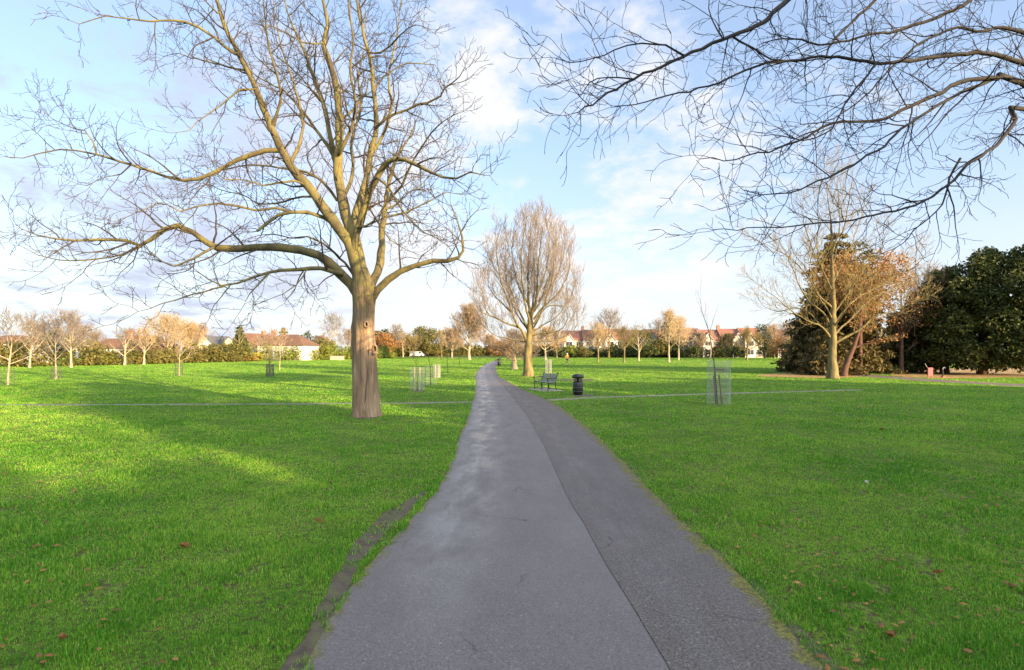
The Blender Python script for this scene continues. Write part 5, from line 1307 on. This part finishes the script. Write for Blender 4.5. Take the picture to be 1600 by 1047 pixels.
# ------------------------------------------------------------------ houses
def window(parent, x, y, z, w, h, nrm_y=-1):
    f = MB(); t = .07
    f.box((x, y, z + h / 2), (w + 2 * t, .08, t)); f.box((x, y, z - h / 2), (w + 2 * t, .08, t))
    f.box((x - w / 2 - t / 2, y, z), (t, .078, h - t)); f.box((x + w / 2 + t / 2, y, z), (t, .078, h - t)); f.box((x, y, z), (.06, .076, h - t))
    fo = f.build('window', M['trim'], parent)
    p = MB(); p.box((x, y + .02, z), (w, .03, h)); p.build('pane', M['glass'], fo)
def house(name, label, loc, rz, W, D, eave, ridge, wall, roof, hip=0.0, bay=None, chim=(), group=None, winrows=((1.4, 1.5),), nwin=3, upper=None, ww=1.1):
    th = thing(name, label, 'house', loc, rz, group)
    m = MB(); m.prism([(-D / 2, 0), (D / 2, 0), (D / 2, eave), (0, ridge - .15) if not hip else (D / 2 - .01, eave), (-D / 2, eave)], 'x', -W / 2, W / 2); m.build('wall', M[wall], th)
    o = .35; h = hip
    r = MB(); zb = eave - .12
    if hip:
        A = [(-W / 2 - o, -D / 2 - o, zb), (W / 2 + o, -D / 2 - o, zb), (W / 2 + o, D / 2 + o, zb), (-W / 2 - o, D / 2 + o, zb), (-W / 2 + h, 0, ridge), (W / 2 - h, 0, ridge)]
        r.add(A, [(0, 1, 5, 4), (1, 2, 5), (2, 3, 4, 5), (3, 0, 4), (3, 2, 1, 0)])
    else:
        r.prism([(-D / 2 - o, zb), (0, ridge), (D / 2 + o, zb), (D / 2 + o, zb + .16), (0, ridge + .18), (-D / 2 - o, zb + .16)], 'x', -W / 2 - .02, W / 2 + .02)
    ro = r.build('roof', M[roof], th)
    for (cx, cy, ch) in chim:
        c = MB(); c.box((cx, cy, ridge - .6 + ch / 2), (.95, .6, ch + 1.2)); c.box((cx, cy, ridge + ch + .05), (1.1, .75, .16))
        for q in (-.25, .25): c.lathe([(.12, 0), (.10, .35), (.001, .35)], 8, (cx + q, cy, ridge + ch + .13))
        c.build('chimney', M['brick'], ro)
    if bay:
        bx, bw_, bd, be, br, bwall, broof = bay
        y0 = -D / 2 - bd
        b = MB(); b.prism([(bx - bw_ / 2, 0), (bx + bw_ / 2, 0), (bx + bw_ / 2, be), (bx, br), (bx - bw_ / 2, be)], 'y', y0, -D / 2 + .5); bo = b.build('gable_bay', M[bwall], th)
        g = MB(); g.prism([(bx - bw_ / 2 - .3, be - .15), (bx, br + .05), (bx + bw_ / 2 + .3, be - .15), (bx + bw_ / 2 + .3, be + .02), (bx, br + .22), (bx - bw_ / 2 - .3, be + .02)], 'y', y0 - .3, -D / 2 + 2.5); g.build('gable_roof', M[broof], bo)
        t = MB(); t.prism([(bx - bw_ / 2 - .25, be - .2), (bx, br), (bx + bw_ / 2 + .25, be - .2), (bx + bw_ / 2 + .25, be - .42), (bx, br - .25), (bx - bw_ / 2 - .25, be - .42)], 'y', y0 - .32, y0 - .24); t.build('bargeboard', M['trim'], bo)
        for (z, hh) in winrows: window(th, bx, y0 - .03, z, bw_ * .62, hh)
    for k in range(nwin):
        x = -W / 2 + W * (k + .5) / nwin
        if bay and abs(x - bay[0]) < bay[1] / 2 + .4: continue
        for (z, hh) in winrows: window(th, x, -D / 2 - .03, z, ww, hh)
    return th
# terrace beyond the right lawn
Yh = 188.0
TR = [ # px centre, walls, roof, label
 (893, 'render_cream', 'tile_red', 'red roofed terrace house at the left end with white gable'),
 (924, 'render_grey', 'tile_brown', 'terrace house with dark roof and small white dormer gable'),
 (956, 'render_white', 'tile_orange', 'white terrace house behind the tall fan crowned tree'),
 (988, 'brick', 'tile_orange', 'orange roofed terrace house behind the pale forked tree'),
 (1020, 'render_grey', 'tile_brown', 'brown roofed terrace house left of the tall conifer'),
 (1074, 'render_white', 'tile_brown', 'brown roofed white house right of the tall conifer'),
 (1104, 'brick', 'tile_red', 'red roofed house with bright white gable behind the thin sapling'),
 (1136, 'brick', 'tile_red', 'red roofed house with tall double chimney right of the thin sapling'),
 (1168, 'render_cream', 'tile_orange', 'orange roofed house behind the yellowish spreading tree'),
 (1222, 'render_white', 'tile_red', 'red roofed house at the right end behind brown bushes'),
]
for i, (px, wl, rf, lab) in enumerate(TR):
    W = 7.0; s = 1 if i % 2 else -1
    Yy = Yh - (i * 1.2)
    house('terrace_house', lab, P3(px, Yy), 0, W, 9.0, 5.9, 9.0 + .25 * (i % 3), wl, rf, bay=(s * 1.4, 3.3, .9, 5.7, 7.9, 'render_white', rf), chim=((-s * 3.0, 0, 1.1),) if i % 2 else ((s * 2.9, .5, 1.3), (s * 1.5, .5, 1.2)) if i == 7 else (), group='terrace houses beyond the right lawn', winrows=((1.7, 1.6), (4.5, 1.4)), nwin=2)
# houses left
house('bungalow', 'white walled bungalow with brown hipped roof and chimney behind the left hedge', P3(452, 128), math.radians(-8), 11.0, 8, 3.5, 6.0, 'render_white', 'tile_brown', hip=3.2, chim=((-4.0, 0, .8),), winrows=((1.6, 1.2),), nwin=3)
dm = MB()
hg = house('gabled_house', 'brown tiled house with pale gable end left of the bungalow', P3(398, 132), math.radians(60), 7.5, 8, 3.2, 6.2, 'render_cream', 'tile_brown', chim=((2.5, 0, .6),), winrows=((1.6, 1.2),), nwin=2)
house('gabled_house', 'grey roofed house with white bargeboards right of the willows', P3(336, 128), 0, 6.5, 7, 3.6, 5.4, 'render_cream', 'tile_slate', bay=(0, 4.2, 1.0, 3.3, 5.5, 'render_white', 'tile_slate'), winrows=((1.6, 1.2),), nwin=2)
house('brick_house', 'brown roofed house with tall brick chimney behind the willows', P3(226, 108), math.radians(-6), 9.0, 8, 3.2, 5.2, 'brick', 'tile_brown', hip=2.0, chim=((-2.4, -1.0, .8),), winrows=((1.6, 1.2),), nwin=3)
house('white_house', 'low white house with brown hipped roof behind the left shrubs', P3(176, 98), math.radians(10), 5.4, 6, 2.7, 4.4, 'render_white', 'tile_brown', hip=2.0, winrows=((1.5, 1.1),), nwin=2)
house('flat_block', 'distant pale building with flat roof behind the low white house', P3(172, 170), 0, 15, 9, 4.4, 4.9, 'render_white', 'tile_slate', hip=4.0, winrows=((3.6, 1.2),), nwin=4, ww=1.6)
house('gabled_house', 'house with brown roof and white upper windows at the left frame edge', P3(22, 96), math.radians(12), 7.0, 7, 3.6, 4.9, 'render_white', 'tile_brown', hip=2.0, winrows=((3.0, 1.0),), nwin=3)
# pale low things far across the lawn
vn = thing('white_van', 'white van parked far off below the domed olive tree', 'van', P3(652, 196), 0.05)
m = MB(); m.prism([(-2.4, .35), (2.4, .35), (2.4, 1.0), (1.9, 1.15), (1.2, 1.95), (-2.35, 2.0)], 'y', -.9, .9); m.build('body', M['van_white'], vn, bevel=.06)
m = MB(); m.prism([(1.1, 1.2), (1.7, 1.2), (1.15, 1.8), (.6, 1.8), (.6, 1.2)], 'y', -.915, .915); m.build('window', M['glass'], vn)
for wx in (-1.5, 1.5):
    m = MB(); m.bar((wx, -.93, .34), (wx, -.68, .34), .34, 18); m.build('wheel', M['rubber'], vn)
gw = thing('garden_wall', 'low buff garden wall between the green hedge and the big trunk', 'wall', P3(527, 128))
m = MB(); m.box((0, 0, .45), (3.2, .3, .9)); m.build('wall', M['brick_buff'], gw); m = MB(); m.box((0, 0, .94), (3.3, .38, .08)); m.build('coping', M['concrete'], gw)

# ------------------------------------------------------------------ trees behind and beside the camera that shade the foreground
SD = (-.731, .682); SN = (.682, .731); TANE = .22
BEHIND = [ # p centre, radius, end of the shadow (m along it), kind
 (-10, 4.0, 26), (-5.0, 3.6, 28), (-1.0, 2.4, 27), (2.7, 1.7, 13), (4.2, 1.5, 12), (4.95, .5, 33), (5.9, 1.1, 15), (7.4, 2.1, 50), (9.7, 1.6, 30), (11.7, 1.7, 15.5), (13.2, 1.7, 14), (14.4, 2.5, 29), (17.4, 2.6, 30), (21.0, 2.6, 30), (24.5, 2.6, 28), (28, 2.9, 25), (32, 2.9, 25), (36, 2.9, 22), (40.5, 3.4, 24)]
BQ = -38.0
for i, (p, R, qe) in enumerate(BEHIND):
    Hh = (qe - BQ) * TANE
    q = BQ - (i % 3) * 1.2
    loc = (SN[0] * p + SD[0] * q, SN[1] * p + SD[1] * q, 0)
    leafy('shade_tree', 'evergreen tree of a belt standing behind the viewer and shading the lawn', 'tree', loc, R * 1.15, Hh, M['ever'], 400 + i, n=int(16 + Hh * max(1, 3 / max(R, .8))), z0=0, per=4.6, size=.46, shape='col', big=.62 if R > 1 else .8, tr=.25, group='evergreen belt behind the viewer')
for i, (p, q, Hb) in enumerate([(5.2, -24, 14.0), (20.5, -30, 18.5), (31, -30, 17.5)]):
    bare_tree('shade_tree', 'bare tree of the belt standing behind the viewer', (SN[0] * p + SD[0] * q, SN[1] * p + SD[1] * q, 0), Hb, .22, ell(3.6, .6, .42, .4), M['bark_olive'], M['twig_brown'], dict(PR1, rmin=.012), group='bare trees behind the viewer', limbs=22, h0=.3)
for i, (p, R, qa, qb) in enumerate([(18.5, 2.0, 40, 52), (23.0, 2.0, 42, 55), (29, 1.6, 44, 56)]):
    q = BQ - 4; loc = (SN[0] * p + SD[0] * q, SN[1] * p + SD[1] * q, 0); Hh = (qb - q) * TANE
    leafy('pine_tree', 'tall pine with bare trunk and high crown standing behind the viewer', 'tree', loc, R * 1.2, Hh, M['ever'], 450 + i, n=18, z0=(qa - q) / (qb - q) * .985, per=3.5, size=.42, shape='round', big=.5, tr=.28, group='pines behind the viewer')

# ------------------------------------------------------------------ sun, sky, camera
EL_ = math.atan(TANE)
sd = Vector((.731 * math.cos(EL_), -.682 * math.cos(EL_), math.sin(EL_)))
su = bpy.data.lights.new('Sun', 'SUN'); su.energy = 5.0; su.angle = math.radians(.5); su.color = (1.0, .70, .36)
so_ = bpy.data.objects.new('Sun', su); COL.objects.link(so_); so_.rotation_euler = sd.to_track_quat('Z', 'Y').to_euler(); so_.location = (0, 0, 60)

w = bpy.data.worlds.new('World'); SC.world = w; w.use_nodes = True
nt = w.node_tree; L = nt.links.new
bg = nt.nodes['Background']; bg.inputs['Strength'].default_value = .13
sky = N(nt, 'ShaderNodeTexSky', sky_type='NISHITA'); sky.sun_disc = False
sky.sun_elevation = EL_; sky.sun_rotation = math.atan2(sd.x, sd.y); sky.altitude = 20; sky.air_density = 1.0; sky.dust_density = .6; sky.ozone_density = 2.0
tc = N(nt, 'ShaderNodeTexCoord')
sep = N(nt, 'ShaderNodeSeparateXYZ'); L(tc.outputs['Generated'], sep.inputs[0])
# project the direction onto a flat cloud layer
zz = N(nt, 'ShaderNodeMath', operation='MAXIMUM'); zz.inputs[1].default_value = 0.0; L(sep.outputs[2], zz.inputs[0])
za = N(nt, 'ShaderNodeMath', operation='ADD'); za.inputs[1].default_value = .22; L(zz.outputs[0], za.inputs[0])
dx = N(nt, 'ShaderNodeMath', operation='DIVIDE'); L(sep.outputs[0], dx.inputs[0]); L(za.outputs[0], dx.inputs[1])
dy = N(nt, 'ShaderNodeMath', operation='DIVIDE'); L(sep.outputs[1], dy.inputs[0]); L(za.outputs[0], dy.inputs[1])
cv = N(nt, 'ShaderNodeCombineXYZ'); L(dx.outputs[0], cv.inputs[0]); L(dy.outputs[0], cv.inputs[1]); cv.inputs[2].default_value = 3.7
n1 = N(nt, 'ShaderNodeTexNoise'); n1.inputs['Scale'].default_value = 4.2; n1.inputs['Detail'].default_value = 12; n1.inputs['Roughness'].default_value = .64; n1.inputs['Distortion'].default_value = .25
L(cv.outputs[0], n1.inputs['Vector'])
# where the clouds lie: soft spots around chosen sky directions
def spot(px, py, width, amt):
    d = Vector(((px - CX) / F, 1, (HY - py) / F)).normalized()
    vm = N(nt, 'ShaderNodeVectorMath', operation='DOT_PRODUCT'); vm.inputs[1].default_value = d; L(tc.outputs['Generated'], vm.inputs[0])
    mr = N(nt, 'ShaderNodeMapRange', interpolation_type='SMOOTHSTEP'); mr.inputs['From Min'].default_value = math.cos(math.radians(width)); mr.inputs['From Max'].default_value = 1.0; mr.inputs['To Max'].default_value = amt
    L(vm.outputs['Value'], mr.inputs['Value']); return mr.outputs[0]
acc = None
for s_ in [(1010, 410, 13, .38), (800, 140, 7, .34), (740, 190, 6, .16), (720, 50, 6, .18), (960, 60, 10, .20), (680, 440, 16, .26), (250, 80, 26, .16), (1180, 190, 9, .10), (420, 330, 20, .14), (1130, 215, 6, .14), (200, 500, 20, .12), (580, 130, 16, .12)]:
    o = spot(*s_)
    if acc is None: acc = o
    else:
        a = N(nt, 'ShaderNodeMath', operation='ADD'); L(acc, a.inputs[0]); L(o, a.inputs[1]); acc = a.outputs[0]
a = N(nt, 'ShaderNodeMath', operation='ADD'); L(acc, a.inputs[0]); nb = N(nt, 'ShaderNodeMath', operation='MULTIPLY_ADD'); nb.inputs[1].default_value = 1.7; nb.inputs[2].default_value = -.35; L(n1.outputs['Fac'], nb.inputs[0]); L(nb.outputs[0], a.inputs[1])
cm = N(nt, 'ShaderNodeMapRange', interpolation_type='SMOOTHSTEP'); cm.inputs['From Min'].default_value = .56; cm.inputs['From Max'].default_value = 1.05; cm.inputs['To Max'].default_value = .95
L(a.outputs[0], cm.inputs['Value'])
# thin veil low in the sky
hz = N(nt, 'ShaderNodeMapRange', interpolation_type='SMOOTHSTEP'); hz.inputs['From Min'].default_value = .42; hz.inputs['From Max'].default_value = -.02; hz.inputs['To Min'].default_value = .38; hz.inputs['To Max'].default_value = .92
L(sep.outputs[2], hz.inputs['Value'])
vl = N(nt, 'ShaderNodeMixRGB'); vl.inputs['Color1'].default_value = (1.86, 2.12, 2.82, 1); vl.inputs['Color2'].default_value = (2.35, 2.45, 2.58, 1)
lo_ = N(nt, 'ShaderNodeMapRange', interpolation_type='SMOOTHSTEP'); lo_.inputs['From Min'].default_value = .30; lo_.inputs['From Max'].default_value = .02
L(sep.outputs[2], lo_.inputs['Value']); L(lo_.outputs[0], vl.inputs[0])
mx0 = N(nt, 'ShaderNodeMixRGB'); L(vl.outputs[0], mx0.inputs['Color2']); L(hz.outputs[0], mx0.inputs[0]); L(sky.outputs[0], mx0.inputs[1])
# thin grey-lilac cloud at the left, whiter cloud ahead, extra-bright unseen cloud added behind and overhead to light the shaded lawn
lf = N(nt, 'ShaderNodeMapRange', interpolation_type='SMOOTHSTEP'); lf.inputs['From Min'].default_value = -.50; lf.inputs['From Max'].default_value = -.12; L(sep.outputs[0], lf.inputs['Value'])
cc = N(nt, 'ShaderNodeMixRGB'); cc.inputs['Color1'].default_value = (1.70, 1.86, 2.36, 1); cc.inputs['Color2'].default_value = (2.62, 2.62, 2.70, 1); L(lf.outputs[0], cc.inputs[0])
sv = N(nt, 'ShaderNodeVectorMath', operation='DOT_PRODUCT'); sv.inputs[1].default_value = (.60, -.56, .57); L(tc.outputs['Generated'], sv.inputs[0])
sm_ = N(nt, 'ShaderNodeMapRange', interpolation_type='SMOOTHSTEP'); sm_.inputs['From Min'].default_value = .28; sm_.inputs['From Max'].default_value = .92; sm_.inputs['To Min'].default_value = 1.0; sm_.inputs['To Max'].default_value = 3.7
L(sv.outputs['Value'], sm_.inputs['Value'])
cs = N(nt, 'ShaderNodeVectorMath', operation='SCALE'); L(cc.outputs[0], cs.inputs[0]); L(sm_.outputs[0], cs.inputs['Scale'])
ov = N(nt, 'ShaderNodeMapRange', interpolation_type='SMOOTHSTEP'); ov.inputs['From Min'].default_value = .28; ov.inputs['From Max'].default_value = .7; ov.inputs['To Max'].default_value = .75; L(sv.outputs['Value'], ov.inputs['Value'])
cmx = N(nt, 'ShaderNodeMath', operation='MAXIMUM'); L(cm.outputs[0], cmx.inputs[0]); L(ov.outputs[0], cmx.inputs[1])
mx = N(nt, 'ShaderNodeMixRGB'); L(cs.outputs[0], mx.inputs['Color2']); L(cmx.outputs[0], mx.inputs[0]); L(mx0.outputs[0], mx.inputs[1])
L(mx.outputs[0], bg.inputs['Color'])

cam = bpy.data.cameras.new('Camera'); co = bpy.data.objects.new('Camera', cam); COL.objects.link(co)
co.location = (0, 0, CH); co.rotation_euler = (math.radians(90), 0, 0)
cam.sensor_width = 36; cam.lens = F / 1600 * 36; cam.shift_y = (HY - 523.5) / 1600; cam.clip_end = 4000; cam.clip_start = .05
SC.camera = co
vs = SC.view_settings; vs.view_transform = 'Standard'; vs.look = 'None'; vs.exposure = 1.58; vs.gamma = 1
SC.cycles.max_bounces = 6; SC.cycles.transparent_max_bounces = 8
try: SC.cycles.use_denoising = True
except Exception: pass
